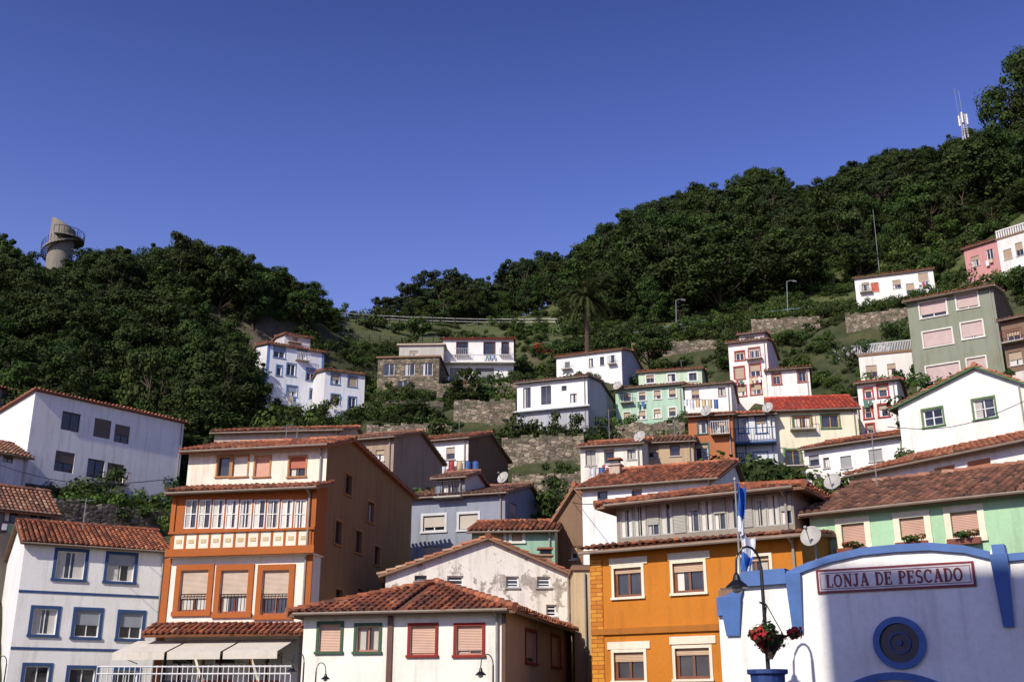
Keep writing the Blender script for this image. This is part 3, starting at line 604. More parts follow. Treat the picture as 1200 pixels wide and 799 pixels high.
H('pink_house',1129,292,1172,120,-48,335,7,'#c08a86',roof='side',rise=.8,win=[(1138,300,1148,312),(1156,292,1164,304)],wd=dict(frame='#eee'))
PH=H('white_villa',1168,282,1225,116,-48,330,8,'#dcdad6',roof='flat',ov=.1,win=[(1176,292,1186,304),(1190,284,1199,300)],wd=dict(frame='#999'))
p=PB()
for i in range(20): p.box(PH.fr,PH.w*i/20,PH.w*i/20+.15,-.2,0,PH.ze+.2,PH.ze+1.0,plaster('#dcdad6',.3))
p.box(PH.fr,0,PH.w,-.25,.05,PH.ze+1.0,PH.ze+1.15,plaster('#dcdad6',.3)); p.obj('balustrade',PH.e)
# --- apartment block added unseen behind the viewpoint to shade the fish market
SX,SY,SZ=-.47,-.66,.58
hh_=math.hypot(SX,SY); ax2=V((-SX/hh_,-SY/hh_,0)); pp2=V((ax2.y,-ax2.x,0))
wb_=PB(); O2=ax2*-6+pp2*-8.6; fr2=(O2,pp2,ax2); Wd2=17; Hh2=25.6
holes=[(1.2+i*2.6,2.4+i*2.6,1.2+j*3,2.7+j*3) for i in range(6) for j in range(8)]
wall(wb_,fr2,Wd2,0,Hh2,holes,plaster('#cfc4b0',.3))
for h in holes: window(wb_,fr2,h,dict(frame='#ddd'),plaster('#cfc4b0',.3))
wb_.box(fr2,0,Wd2,-9,-.2,0,Hh2-.01,plaster('#cfc4b0',.3)); wb_.box(fr2,-.0,Wd2,-9,.0,Hh2,Hh2+.25,plaster('#a88870',.3)); wb_.obj('added_shade_block')
# ------------------------------------------------------------ retaining walls
WL=[]
def SW(name,uL,vT,uR,d,yaw,vB,th=1.0,kind='stone',ctrl=True):
    ya=math.radians(yaw); P0=at(uL,vT,d); ex=V((math.cos(ya),math.sin(ya),0)); k=(uR-600)/F
    w=(k*(P0.y*CT+(P0.z-CZ)*ST)-P0.x)/(ex.x-k*ex.y*CT); zb=CZ+d*ray(uL,vB).z/ray(uL,vB).y
    M=Matrix.Translation((P0.x,P0.y,zb))@Matrix.Rotation(ya,4,'Z'); pb=PB(); m=stonem(kind) if kind in('stone','dark_stone') else plaster(kind,.5)
    n=max(4,int(w/.5)); hh=P0.z-zb
    fr=(V((0,0,0)),V((1,0,0)),V((0,-1,0)))
    for i in range(n): pb.box(fr,w*i/n,w*(i+1)/n,-th,random.uniform(-.02,.03),-3,hh+random.uniform(-.15,.15),m)
    o=pb.obj(name); o.matrix_world=M
    if ctrl:
        for x in (0,w/2,w):
            p=M@V((x,-.3,0)); CTRL.append((p.x,p.y,zb-.2)); p=M@V((x,th+.6,0)); CTRL.append((p.x,p.y,P0.z-.15))
    WL.append((M.inverted(),w))
SW('stone_retaining_wall',532,470,604,104,-6,505)
SW('stone_retaining_wall',588,512,684,86,-8,552)
SW('stone_retaining_wall',600,556,690,78,-10,592)
SW('stone_retaining_wall',990,368,1065,118,-18,392)
SW('stone_retaining_wall',880,375,960,128,-12,392)
SW('stone_retaining_wall',440,470,520,112,0,486,kind='dark_stone')
SW('stone_retaining_wall',512,450,608,122,-3,466)
SW('stone_retaining_wall',430,498,530,96,-3,520)
SW('stone_retaining_wall',712,498,802,92,-12,516)
SW('stone_retaining_wall',740,402,840,134,-8,416)
SW('stone_retaining_wall',66,584,210,69,44,622,kind='dark_stone')
SW('white_garden_wall',1095,455,1200,70,-42,500,.3,'#c9c4bc')
SW('white_garden_wall',300,478,405,106,20,490,.3,'#c0c0c2')
# ------------------------------------------------------------ terrain
for u,v,d in [(400,374,165),(450,374,170),(520,378,172),(600,382,172),(650,384,170),(450,398,150),(620,402,150),(700,395,150),
 (700,325,215),(780,290,225),(880,255,230),(960,262,230),(1050,228,225),(1150,200,220),(1250,180,215),(1400,150,215),
 (740,388,152),(850,372,150),(950,362,146),(1000,364,140),(1100,300,150),(1200,250,140),(1300,220,150),
 (-200,325,120),(0,335,125),(70,348,128),(130,340,130),(220,338,132),(300,352,135),(350,368,140),(385,380,146),
 (0,430,98),(100,440,100),(250,490,95),(300,475,105),(230,420,115),(150,400,115),(560,520,95),(560,480,108),(450,490,100),(780,415,135),(900,400,130),(1300,300,110)]:
    p=at(u,v,d); CTRL.append((p.x,p.y,p.z))
for x,y,z in [(-150,220,25),(-60,240,28),(0,270,35),(60,320,60),(150,330,85),(250,300,90),(-400,400,10),(400,400,40),(0,500,20),(-200,60,35),(-120,50,20),(200,60,40),(100,40,20),(60,20,3),(-60,20,2),(0,0,0),(30,0,0),(-30,0,0),(-100,-80,0),(100,-80,0),(0,-100,0),(-400,-100,0),(400,-100,0),(0,30,0),(-20,35,0),(12,30,0),(-30,50,0)]: CTRL.append((x,y,z))
C=np.array(CTRL); NC=len(C); dist=np.sqrt(((C[:,None,:2]-C[None,:,:2])**2).sum(-1))
A_=np.zeros((NC+1,NC+1)); A_[:NC,:NC]=-dist+np.eye(NC)*.6; A_[:NC,NC]=1; A_[NC,:NC]=1
rhs=np.zeros(NC+1); rhs[:NC]=C[:,2]; wts=np.linalg.solve(A_,rhs)
def hgt(x,y):
    x=np.asarray(x,float); y=np.asarray(y,float); sh_=x.shape; xf=x.ravel(); yf=y.ravel()
    z=np.full(xf.shape,wts[NC])
    z-=np.sqrt((xf[:,None]-C[None,:,0])**2+(yf[:,None]-C[None,:,1])**2)@wts[:NC]
    r=np.hypot(xf,yf-100); fall=np.clip((700-r)/350,0,1); z*=fall*fall*(3-2*fall)
    near=np.clip((yf-18)/16,0,1); z=z*near; return np.maximum(z,-.02).reshape(sh_)
def gh(u,v,d0,d1):
    ds=np.linspace(d0,d1,160); r=ray(u,v); xs=r.x/r.y*ds; zs=CZ+r.z/r.y*ds; g=hgt(xs,ds); c=zs-g
    idx=np.where(c<=0.02)[0]; i=int(idx[0]) if len(idx) else int(np.argmin(c))
    return V((xs[i],ds[i],g[i]))
ax=np.concatenate([np.linspace(-3000,-260,16),np.linspace(-240,-102,30),np.linspace(-100,130,185),np.linspace(133,260,30),np.linspace(280,3000,16)])
ay=np.concatenate([np.linspace(-3000,-20,12),np.linspace(-10,38,12),np.linspace(40,245,170),np.linspace(250,420,24),np.linspace(450,3000,14)])
X,Yg=np.meshgrid(ax,ay); Zg=hgt(X,Yg); fine=(Zg>3)
Zg=Zg+fine*(np.sin(X*.9+np.sin(Yg*.7)*2)*.15+np.random.randn(*X.shape)*.10)
verts=np.stack([X,Yg,Zg],-1).reshape(-1,3); nx=len(ax); ny=len(ay)
fs=[(j*nx+i,j*nx+i+1,(j+1)*nx+i+1,(j+1)*nx+i) for j in range(ny-1) for i in range(nx-1)]
me=bpy.data.meshes.new('terrain'); me.from_pydata(verts.tolist(),[],fs); me.polygons.foreach_set('use_smooth',[True]*len(fs))
m,nt,b=nm('hillside_ground'); co=coords(nt)
geo=nt.nodes.new('ShaderNodeNewGeometry'); sx_=nt.nodes.new('ShaderNodeSeparateXYZ'); nt.links.new(geo.outputs['Normal'],sx_.inputs[0])
sz=nt.nodes.new('ShaderNodeSeparateXYZ'); nt.links.new(co,sz.inputs[0])
g=ramp(nt,noise(nt,co,.35,10,.7),[(.3,(.016,.024,.007)),(.5,(.04,.05,.013)),(.65,(.07,.072,.026)),(.8,(.10,.078,.045))])
g2=ramp(nt,noise(nt,co,.5,10,.75),[(.3,(.03,.045,.010)),(.5,(.068,.085,.022)),(.7,(.11,.11,.042)),(.85,(.12,.095,.055))])
mr=nt.nodes.new('ShaderNodeMapRange'); mr.inputs[1].default_value=46; mr.inputs[2].default_value=54; nt.links.new(sz.outputs['Z'],mr.inputs[0])
g=mixc(nt,mr.outputs[0],g,g2)
rk=ramp(nt,noise(nt,co,.9,10,.75),[(.3,(.05,.04,.028)),(.6,(.15,.115,.08)),(.8,(.22,.18,.125))])
x=mixc(nt,ramp(nt,sx_.outputs['Z'],[(.5,1),(.66,0)]),g,rk)
x=mixc(nt,ramp(nt,sz.outputs['Z'],[(.0,1),(.3,0)]),x,(.12,.115,.11))
nt.links.new(x,b.inputs['Base Color']); b.inputs['Roughness'].default_value=1; bump(nt,b,noise(nt,co,3,8),.9,.3)
me.materials.append(m); me.update(); o=bpy.data.objects.new('terrain',me); bpy.context.collection.objects.link(o)
# ------------------------------------------------------------ trees
def leaves(centers,rads,per,size,flat=.8,tb=0.0,rng=np.random):
    cs=np.repeat(centers,per,0); rs=np.repeat(rads,per); k=len(cs)
    d=rng.randn(k,3); d[:,2]+=.25; d/=np.linalg.norm(d,axis=1)[:,None]; rr=rng.rand(k)**.25*(1+.3*(rng.rand(k)**3))
    p=cs+d*(rs*rr)[:,None]*np.array([1,1,flat])
    nrm=d*1.3+rng.randn(k,3)*.42+np.array([0,0,.2]); nrm/=np.linalg.norm(nrm,axis=1)[:,None]
    a=np.cross(nrm,rng.randn(k,3)); a/=np.linalg.norm(a,axis=1)[:,None]; bb=np.cross(nrm,a)
    s=size*(.55+.9*rng.rand(k))[:,None]
    q=np.stack([p-a*s*.5-bb*s*.22,p+a*s*.1-bb*s*.5,p+a*s*.55+bb*s*.1,p-a*s*.05+bb*s*.5],1)
    ct=np.repeat(rng.rand(len(centers))*.44-.22,per)
    t=np.clip(.46+ct+rng.randn(k)*.13+tb,0,1)
    return q.reshape(-1,3),t
def addleaves(pb,q,t,leaf):
    i0=len(pb.v); k=pb.mi(leaf); pb.v.extend(map(tuple,q.tolist())); nq=len(t)
    pb.f.extend([(i0+4*i,i0+4*i+1,i0+4*i+2,i0+4*i+3) for i in range(nq)]); pb.m.extend([k]*nq); pb.t.extend(t.tolist())
def treemesh(name,seed,h,cr,kind='broad',per=210,size=.27,leaf=None):
    rng=np.random.RandomState(seed); rnd=random.Random(seed); pb=PB()
    leaf=leaf or (LEAFE if kind=='euc' else LEAF)
    tr=h*.018+.05; pts=[]; x=y=0
    for i in range(7):
        pts.append((x,y,h*.82*i/6)); x+=rnd.gauss(0,h*.02); y+=rnd.gauss(0,h*.02)
    pb.tube([(pts[0][0],pts[0][1],-1.5)]+pts,[tr*1.3]+[tr*(1-.8*i/6) for i in range(7)],BARK,7)
    cen=[];rad=[]
    nl=22 if kind=='broad' else 17
    lo=.26 if kind=='broad' else .34
    lean=rnd.uniform(-.15,.15)*cr
    for i in range(nl):
        f=lo+(.97-lo)*rnd.random(); j=min(5,int(f/.82*6)) if f<.82 else 6; base=V(pts[max(1,min(6,j-1))])
        an=rnd.random()*6.28; prof_=max(.12,math.sin(min(.97,(f-lo)/(1-lo)*.8+.2)*math.pi))**.7 if kind=='broad' else .6+.4*rnd.random()
        r=cr*prof_*rnd.uniform(.35,1.1); tip=V((math.cos(an)*r+lean*f,math.sin(an)*r,h*f+rnd.gauss(0,.02*h)))
        mid=(base+tip)/2+V((0,0,-h*.03)); pb.tube([base,mid,tip],[tr*.45,tr*.28,tr*.1],BARK,5,cap=False)
        cen.append(tip); rad.append(cr*rnd.uniform(.22,.48) if kind=='broad' else cr*rnd.uniform(.2,.42))
        if rnd.random()<.8:
            cen.append(tip+V((rnd.gauss(0,cr*.25),rnd.gauss(0,cr*.25),rnd.gauss(0,cr*.18)))); rad.append(cr*rnd.uniform(.10,.26))
    cen.append(V(pts[6])+V((0,0,h*.1))); rad.append(cr*.33)
    q,t=leaves(np.array([list(c) for c in cen]),np.array(rad),per,size,.75 if kind=='broad' else .65,0,rng)
    addleaves(pb,q,t,leaf)
    o=pb.obj(name); me=o.data; bpy.data.objects.remove(o); return me
def bushmesh(name,seed,r,leaf,nc=9,per=130,size=.18,flat=.7):
    rng=np.random.RandomState(seed); pb=PB(); cen=rng.randn(nc,3)*np.array([r*.5,r*.5,r*.22])+np.array([0,0,r*.35]); rad=r*(.25+.35*rng.rand(nc))
    for c in cen[:5]: pb.tube([(0,0,-.3),tuple(c*np.array([.5,.5,.6])),tuple(c)],[.05,.035,.01],BARK,4,cap=False)
    q,t=leaves(cen,rad,per,size,flat,0,rng); addleaves(pb,q,t,leaf)
    o=pb.obj(name); me=o.data; bpy.data.objects.remove(o); return me
BR=[treemesh('broadleaf_tree_mesh',10+i,10,3.4+.4*(i%3),'broad') for i in range(7)]
EU=[treemesh('eucalyptus_mesh',30+i,10,2.5,'euc',170,.22) for i in range(5)]
BU=[bushmesh('bush_mesh',50+i,1.6,LEAF if i not in (2,) else LEAFB) for i in range(5)]
def put(name,me,x,y,z,s,sz=None,parent=None):
    o=bpy.data.objects.new(name,me); bpy.context.collection.objects.link(o); o.location=(x,y,z); sz=sz or s
    o.scale=(s,s,sz); o.rotation_euler=(0,0,random.uniform(0,6.28))
    if parent: o.parent=parent
    return o
silL=[(-400,290),(-200,280),(0,266),(20,282),(38,300),(60,311),(85,305),(105,290),(130,283),(175,295),(215,278),(262,283),(290,300),(330,315),(365,330),(385,352),(396,368)]
silR=[(436,358),(460,342),(500,320),(530,310),(560,322),(590,318),(612,298),(640,283),(665,298),(700,270),(730,242),(780,232),(820,212),(850,220),(885,197),(910,203),(935,222),(970,205),(1010,190),(1045,172),(1100,172),(1130,160),(1170,148),(1200,135),(1400,100),(1700,80)]
def interp(s,u): return float(np.interp(u,[a for a,_ in s],[b for _,b in s]))
foot=[(b.Mi,b.w,b.D) for b in BL]
def clear(x,y,m=1.0):
    for Mi,w,D in foot:
        q=Mi@V((x,y,0))
        if -m<q.x<w+m and -m<q.y<D+m: return False
    return True
def offwall(x,y):
    for Mi,w in WL:
        q=Mi@V((x,y,0))
        if -.3<q.x<w+.3 and -2.2<q.y<1.3: return False
    return True
FL=empty('woodland'); FR=empty('woodland'); FM=empty('eucalyptus_grove')
def ridge(s,u0,u1,du,dfun,kinds,par,mn=4.5):
    u=u0
    while u<u1:
        d=dfun(u)+random.uniform(-5,5); vt=interp(s,u)+random.choice([random.uniform(-7,3),random.uniform(0,16)]); p=at(u,vt,d); z=float(hgt(p.x,p.y)); h=max(mn,p.z-z)
        if h<19:
            me=random.choice(kinds); k=h/10.6; w=max(k*random.uniform(.75,1.15),.6) if kinds is BR else k*random.uniform(.8,1.2)
            put('tree',me,p.x,p.y,z-.3,min(w,1.3),k,par)
        u+=du*random.uniform(.6,1.4)
ridge(silL,-250,390,13,lambda u:np.interp(u,[-200,0,130,300,390],[120,126,131,136,146]),BR,FL,3)
ridge(silR,440,690,6.5,lambda u:np.interp(u,[440,690],[178,205]),EU,FM,3.5)
ridge([(a,b+12) for a,b in silR],540,690,13,lambda u:np.interp(u,[440,690],[180,206]),BR,FM,3)
ridge([(a,b+22) for a,b in silR],450,690,13,lambda u:np.interp(u,[440,690],[174,196]),BR,FM,2.5)
ridge(silR,690,1500,13,lambda u:np.interp(u,[690,900,1200,1500],[212,229,218,212]),BR,FR)
ridge(silR,690,1120,14,lambda u:np.interp(u,[690,900,1200],[210,226,215]),EU,FR)
loR=[(640,384),(760,388),(850,372),(950,358),(1000,338),(1060,312),(1130,285),(1200,262),(1500,230)]
cand=np.random.rand(7500,2); cx=-110+cand[:,0]*300; cy=84+cand[:,1]*150; cz=hgt(cx,cy)
taken=[]
for x,y,z in zip(cx,cy,cz):
    u,v=proj((x,y,z)); kind=None
    if x<0 and u<395 and y<150 and not (u>290 and v>392) and (v<470 or u<300) : kind='L'
    elif u>660 and v<interp(loR,u)-4 and y>135 and u<1600: kind='R'
    if not kind or not clear(x,y,1.5): continue
    if any((x-a)**2+(y-b_)**2<(5.2 if kind=='L' else 10.0) for a,b_ in taken[-600:]): continue
    h=random.uniform(4.5,8) if kind=='L' else random.choice([random.uniform(4,7),random.uniform(7,13)])
    ut,vt=proj((x,y,z+h)); s=silL if kind=='L' else silR
    while vt<interp(s,ut)+3 and h>2.2: h-=.6; ut,vt=proj((x,y,z+h))
    if h<=2.2: continue
    k=h/10.6; put('tree',random.choice(BR if random.random()<.75 or kind=='L' else EU),x,y,z-.4,k*random.uniform(.8,1.35),k,FL if kind=='L' else FR); taken.append((x,y))
# undergrowth: clumped by a low-frequency density field so grass and rock show between
UG=empty('undergrowth'); cand=np.random.rand(14000,2); cx=-75+cand[:,0]*190; cy=50+cand[:,1]*138; cz=hgt(cx,cy); cnt=0
for x,y,z in zip(cx,cy,cz):
    u,v=proj((x,y,z))
    if not(-50<u<1260) or z<2.5 or cnt>4000: continue
    if 365<u<665 and v<398:
        if random.random()<.8: continue
    if x<-12 and y<69: continue
    dn=math.sin(x*.45+1.3*math.sin(y*.31))+math.sin(y*.52+1.7*math.sin(x*.23))
    if dn<-.35 and random.random()<.72: continue
    if not clear(x,y,.35) or not offwall(x,y): continue
    s=random.uniform(.3,1.0)**1.2 if y<130 else random.uniform(.35,1.1)
    if random.random()<.07: s*=1.8
    put('bush',random.choice(BU),x,y,z-.1,s,s*random.uniform(.7,1.4),UG); cnt+=1
# single trees
def tree_at(name,u,vb,vt,d,cr=1.0,me=None):
    p=at(u,vb,d); t=at(u,vt,d); z=float(hgt(p.x,p.y)); h=t.z-z
    if h<1.5: z=p.z; h=t.z-z
    k=h/10.6; return put(name,me or random.choice(BR),p.x,p.y,z-.2,(t.z-p.z)/10.6*cr,k)
tree_at('tall_tree',1200,150,58,196,.9,BR[2]); tree_at('tall_tree',1216,150,66,192,1.0,BR[3])
tree_at('round_tree',655,618,552,66,1.5,BR[1]); tree_at('garden_tree',545,470,430,108,1.6,BR[3]); tree_at('garden_tree',765,430,382,128,1.5,BR[0])
BT=treemesh('bright_tree_mesh',90,10,3.2,'broad',150,.3,LEAFB)
tree_at('garden_tree',170,470,400,93,1.2,BT)
tree_at('garden_tree',1047,415,372,100,1.5,BR[4]); tree_at('garden_tree',480,495,470,100,1.6,BR[0]); tree_at('garden_tree',1105,285,250,150,1.6,BT)
hy=bushmesh('hydrangea_mesh',60,1.6,FLWW,8,120,.25); p=at(1012,412,93); put('white_flower_shrub',hy,p.x,p.y,p.z-.6,1.0,1.3)
hr=bushmesh('bougainvillea_mesh',61,1.2,FLW,7,90,.2); p=at(636,408,128); put('flowering_shrub',hr,p.x,p.y,p.z-.5,1.0)
gm=bushmesh('geranium_mesh',62,.32,FLW,7,60,.07)
for q in KF: put('geranium_plant',gm,q.x,q.y,q.z-.1,1.0,.8)
# palm
PALML=leafm('palm',[(0,(.03,.05,.012)),(.5,(.08,.105,.028)),(1,(.17,.19,.055))])
def palm(u,vb,vt,d):
    p=at(u,vb,d); t=at(u,vt,d); h=t.z-p.z; pb=PB(); rnd=random.Random(4); pb.tube([(0,0,-4),(0.05,0,h*.3),(0,.05,h*.62)],[.36,.3,.33],BARK,9)
    pb.tube([(0,0,h*.6),(0,0,h*.68)],[.5,.3],BARK,9)
    for i in range(95):
        an=rnd.random()*6.28; el=math.radians(rnd.uniform(-45,80)); L=rnd.uniform(3.8,5.0); dr=V((math.cos(an)*math.cos(el),math.sin(an)*math.cos(el),math.sin(el))); pos=V((0,0,h*.66)); pts=[pos.copy()]; st=L/9
        for j in range(9):
            pos=pos+dr*st; pts.append(pos.copy()); dr=(dr+V((0,0,-.12-.03*j))).normalized()
        pb.tube(pts,[.04-.003*j for j in range(10)],PALML,3,.6,False)
        for j in range(1,10):
            for k2 in range(3):
                a=pts[j-1].lerp(pts[j],k2/3); dd=(pts[j]-pts[j-1]).normalized(); sd=dd.cross(V((0,0,1))).normalized()
                for sg in (-1,1):
                    tip=a+sd*sg*(.55-.03*j)+dd*.3+V((0,0,-.16)); pb.face([a-dd*.05,a+dd*.07,tip],PALML,rnd.uniform(.25,.8))
    o=pb.obj('palm_tree'); o.location=p
palm(688,405,322,132)
# ------------------------------------------------------------ fences
def fence(name,pts,h,mat,rails=2,post=2.0,ground=True,rp=.05,rr_=.035):
    pb=PB(); P=[]
    if ground:
        for i in range(len(pts)-1):
            (u0,v0,d0),(u1,v1,d1)=pts[i],pts[i+1]; n=max(2,int((u1-u0)/12))
            for j in range(n): f=j/n; P.append(gh(u0+(u1-u0)*f,v0+(v1-v0)*f,d0-25,d0+30))
        P.append(gh(*pts[-1][:2],pts[-1][2]-25,pts[-1][2]+30))
        for i in range(1,len(P)-1):
            if abs(P[i].y-(P[i-1].y+P[i+1].y)/2)>2.5: y=(P[i-1].y+P[i+1].y)/2; x=(P[i-1].x+P[i+1].x)/2; P[i]=V((x,y,float(hgt(x,y))))
    else: P=[at(*q) for q in pts]
    for i in range(len(P)-1):
        a,b2=P[i],P[i+1]; L=(b2-a).length; n=max(1,int(L/post))
        for j in range(n+1): q=a.lerp(b2,j/n); pb.tube([q+V((0,0,-1.0)),q+V((0,0,h))],rp,mat,5)
        for r in range(rails): z=h*(1-r*.42)-.05; pb.tube([a+V((0,0,z)),b2+V((0,0,z))],rr_,mat,5)
    pb.obj(name)
fence('white_rail_fence',[(362,372,158),(420,377,160),(480,380,162),(560,382,163),(655,382,163)],1.25,paint('#c8c4ba'),2,1.8,rp=.08,rr_=.07)
fence('blue_railing',[(706,402,140),(745,398,138),(790,390,136),(845,380,134)],1.1,paint('#8fa9c4'),3,1.2,rp=.06,rr_=.045)
fence('blue_railing',[(898,374,132),(950,368,130)],1.1,paint('#8fa9c4'),3,1.0,rp=.06,rr_=.045)
fence('wire_fence',[(395,400,140),(470,404,142),(520,404,142)],1.2,paint('#777'),2,2)
fence('balcony_railing',[(112,799,42),(195,799,42),(340,799,41)],.6,paint('#dcdcdc'),2,.2,False,.02,.03)
# ------------------------------------------------------------ tower
p0=at(70,300,133); pb=PB(); cm=plaster('#857f74',.8); n=28; r=1.6
ringv=[]
for i in range(n):
    a=2*math.pi*i/n; x,y=r*math.cos(a),r*math.sin(a); ringv.append((x,y,-8,4.5-(x/r)*.9))
for i in range(n):
    a,b2=ringv[i],ringv[(i+1)%n]; pb.face([(a[0],a[1],a[2]),(b2[0],b2[1],b2[2]),(b2[0],b2[1],b2[3]),(a[0],a[1],a[3])],cm)
    pb.face([(a[0]*.85,a[1]*.85,a[3]),(b2[0]*.85,b2[1]*.85,b2[3]),(b2[0],b2[1],b2[3]),(a[0],a[1],a[3])],cm)
    pb.face([(a[0]*.85,a[1]*.85,a[3]),(b2[0]*.85,b2[1]*.85,b2[3]),(b2[0]*.85,b2[1]*.85,1),(a[0]*.85,a[1]*.85,1)],cm)
for i in range(30):
    a=math.radians(60+i*10); z=-1.4+i*.13; c,s=math.cos(a),math.sin(a); c2,s2=math.cos(a+.18),math.sin(a+.18)
    q=[V((r*c,r*s,z)),V((2.4*c,2.4*s,z)),V((2.4*c2,2.4*s2,z)),V((r*c2,r*s2,z))]; pb.face(q,cm); pb.face([v+V((0,0,-.22)) for v in q],cm); pb.face([q[1],q[2],q[2]+V((0,0,-.22)),q[1]+V((0,0,-.22))],cm)
    pb.tube([q[1],q[1]+V((0,0,1))],.035,DARK,4)
for i in range(n):
    a=2*math.pi*i/n; b2=2*math.pi*(i+1)/n; f=lambda r_,an,z:V((r_*math.cos(an),r_*math.sin(an),z))
    if not (math.cos(a)>-.2): continue
    R2=2.8; zz=2.35
    pb.face([f(r,a,zz),f(R2,a,zz),f(R2,b2,zz),f(r,b2,zz)],cm); pb.face([f(R2,a,zz-.22),f(R2,a,zz),f(R2,b2,zz),f(R2,b2,zz-.22)],cm); pb.face([f(r,a,zz-.22),f(R2,a,zz-.22),f(R2,b2,zz-.22),f(r,b2,zz-.22)],cm)
    pb.tube([f(R2-.05,a,zz),f(R2-.05,a,zz+.95)],.035,DARK,4); pb.tube([f(R2-.05,a,zz+.95),f(R2-.05,b2,zz+.95)],.04,DARK,4)
o=pb.obj('lookout_tower'); o.location=p0
# radio mast
p0=at(1131,158,205); pb=PB(); wm_=paint('#d0d0d4'); r=.9; hm=7.0
for i in range(3):
    a=i*2.094; b2=(i+1)*2.094
    pb.tube([(r*math.cos(a),r*math.sin(a),-8),(r*.45*math.cos(a),r*.45*math.sin(a),hm*.7)],.12,wm_,5)
    for j in range(9):
        z=j*hm*.7/9; f=1-.55*j/9; f2=1-.55*(j+1)/9; pb.tube([(r*f*math.cos(a),r*f*math.sin(a),z),(r*f2*math.cos(b2),r*f2*math.sin(b2),z+hm*.7/9)],.06,wm_,4)
    pb.tube([(.9*math.cos(a),.9*math.sin(a),hm*.35),(.9*math.cos(a),.9*math.sin(a),hm*.7)],.22,wm_,6)
pb.tube([(0,0,hm*.6),(0,0,hm*1.5)],.06,METAL,5); pb.tube([(-.7,0,hm*.6),(-.9,0,hm*1.6)],.04,METAL,4); pb.tube([(-.7,0,hm*.65),(.8,0,hm*.65)],.08,wm_,4)
o=pb.obj('radio_mast'); o.location=p0
pb=PB(); a=at(1030,318,150); pb.tube([a-V((0,0,6)),at(1023,246,150)],[.08,.03],METAL,5); pb.obj('antenna_pole')
for (u,vb,vt,d) in ((792,395,352,140),(922,375,330,138)):
    pb=PB(); a=at(u,vb,d); t=at(u,vt,d); pb.tube([a-V((0,0,3)),t],[.08,.05],METAL,5); pb.tube([t,t+V((.5,0,.15)),t+V((1.0,0,.1))],.05,METAL,5); pb.tube([t+V((.8,0,.08)),t+V((1.3,0,.02))],[.12,.1],METAL,6); pb.obj('street_lamp')
# ------------------------------------------------------------ lamps, flag
def bell(pb,c,s=1.0):
    pr=[(.03,.28),(.07,.22),(.10,.1),(.22,.0),(.27,-.05),(.27,-.08)]; 
    pb.tube([c+V((0,0,z*s)) for _,z in pr],[q*s for q,_ in pr],DARK,14); pb.tube([c+V((0,0,-.081*s)),c+V((0,0,-.16*s)),c+V((0,0,-.2*s))],[.12*s,.12*s,.05*s],paint('#d8d4c8',.3),10)
def swan(name,u,vt,d,side=-1,s=1.0,foot_z=0):
    t=at(u,vt,d); pb=PB(); base=V((t.x,t.y,foot_z)); pb.tube([base,base+V((0,0,.8)),V((t.x,t.y,t.z-.5*s))],[.09*s,.06*s,.04*s],DARK,8)
    pts=[V((t.x,t.y,t.z-.5*s))]+[V((t.x+side*.3*s*(1-math.cos(a)),t.y,t.z-.5*s+.5*s*math.sin(a))) for a in [math.pi*i/8 for i in range(1,8)]]+[V((t.x+side*.6*s,t.y,t.z-.62*s))]
    pb.tube(pts,.03*s,DARK,6); bell(pb,pts[-1]-V((0,0,.28*s)),s); pb.obj(name)
swan('street_lamp',578,766,33,-1,.6); swan('street_lamp',357,764,36,-1,.6); swan('street_lamp',371,776,35,1,.5)
swan('street_lamp',9,768,45,-1,.6)
swan('ornate_lantern_post',890,640,22.5,-1,.85)
b=at(901,745,22.3); hb=bushmesh('flower_basket_mesh',63,.42,FLW,10,150,.07,.9); o=put('hanging_flower_basket',hb,b.x,b.y,b.z-.12,1.05,1.0)
pb=PB(); pb.tube([b+V((0,0,-.2)),b+V((0,0,-.05)),b+V((0,0,.02))],[.12,.28,.32],BARK,10)
for i in range(3): a=i*2.09; pb.tube([b+V((.3*math.cos(a),.3*math.sin(a),0)),b+V((0,0,.6))],.01,DARK,4)
pb.tube([b+V((0,0,.6)),b+V((-.13,0.05,.66))],.02,DARK,4); pb.obj('basket_frame')
c=at(899,784,22.4); pb=PB(); pb.tube([V((c.x,c.y,0)),V((c.x,c.y,c.z-.1)),V((c.x,c.y,c.z-.08)),V((c.x,c.y,c.z))],[.22,.34,.40,.40],paint('#24407c'),16); pb.obj('blue_planter')
# flag
t=at(861,562,30); bt=at(867,672,30); pb=PB(); pb.tube([bt+V((0,0,-1.5)),t],[.035,.022],METAL,7); pb.tube([t,t+V((0,0,.06))],[.05,.03],METAL,8)
fb=paint('#2f66b8',.8); fwh=paint('#d8dce6',.8)
W_,Hn=9,22
def fpt(i,j,ln,z0,wid):
    s=i/W_; q=j/Hn; return V((t.x+.03+s*wid*(.55+.25*math.sin(q*3+1))+.05*math.sin(s*9+q*4), t.y+.16*math.sin(s*10+q*2.5)*(.3+s), z0-q*ln-s*.35*wid+.04*math.sin(s*7)))
for (z0,ln,wid,pal) in ((t.z-.1,1.35,.3,0),(t.z-1.45,1.05,.5,1)):
    for i in range(W_):
        for j in range(Hn):
            mt=fb
            if pal==1: mt=fwh if (j<11) else fb
            if pal==0 and j>14: mt=fwh
            if pal==1 and i>5 and j>15: mt=fwh
            pb.face([fpt(i,j,ln,z0,wid),fpt(i+1,j,ln,z0,wid),fpt(i+1,j+1,ln,z0,wid),fpt(i,j+1,ln,z0,wid)],mt)
pb.obj('flag_on_pole')
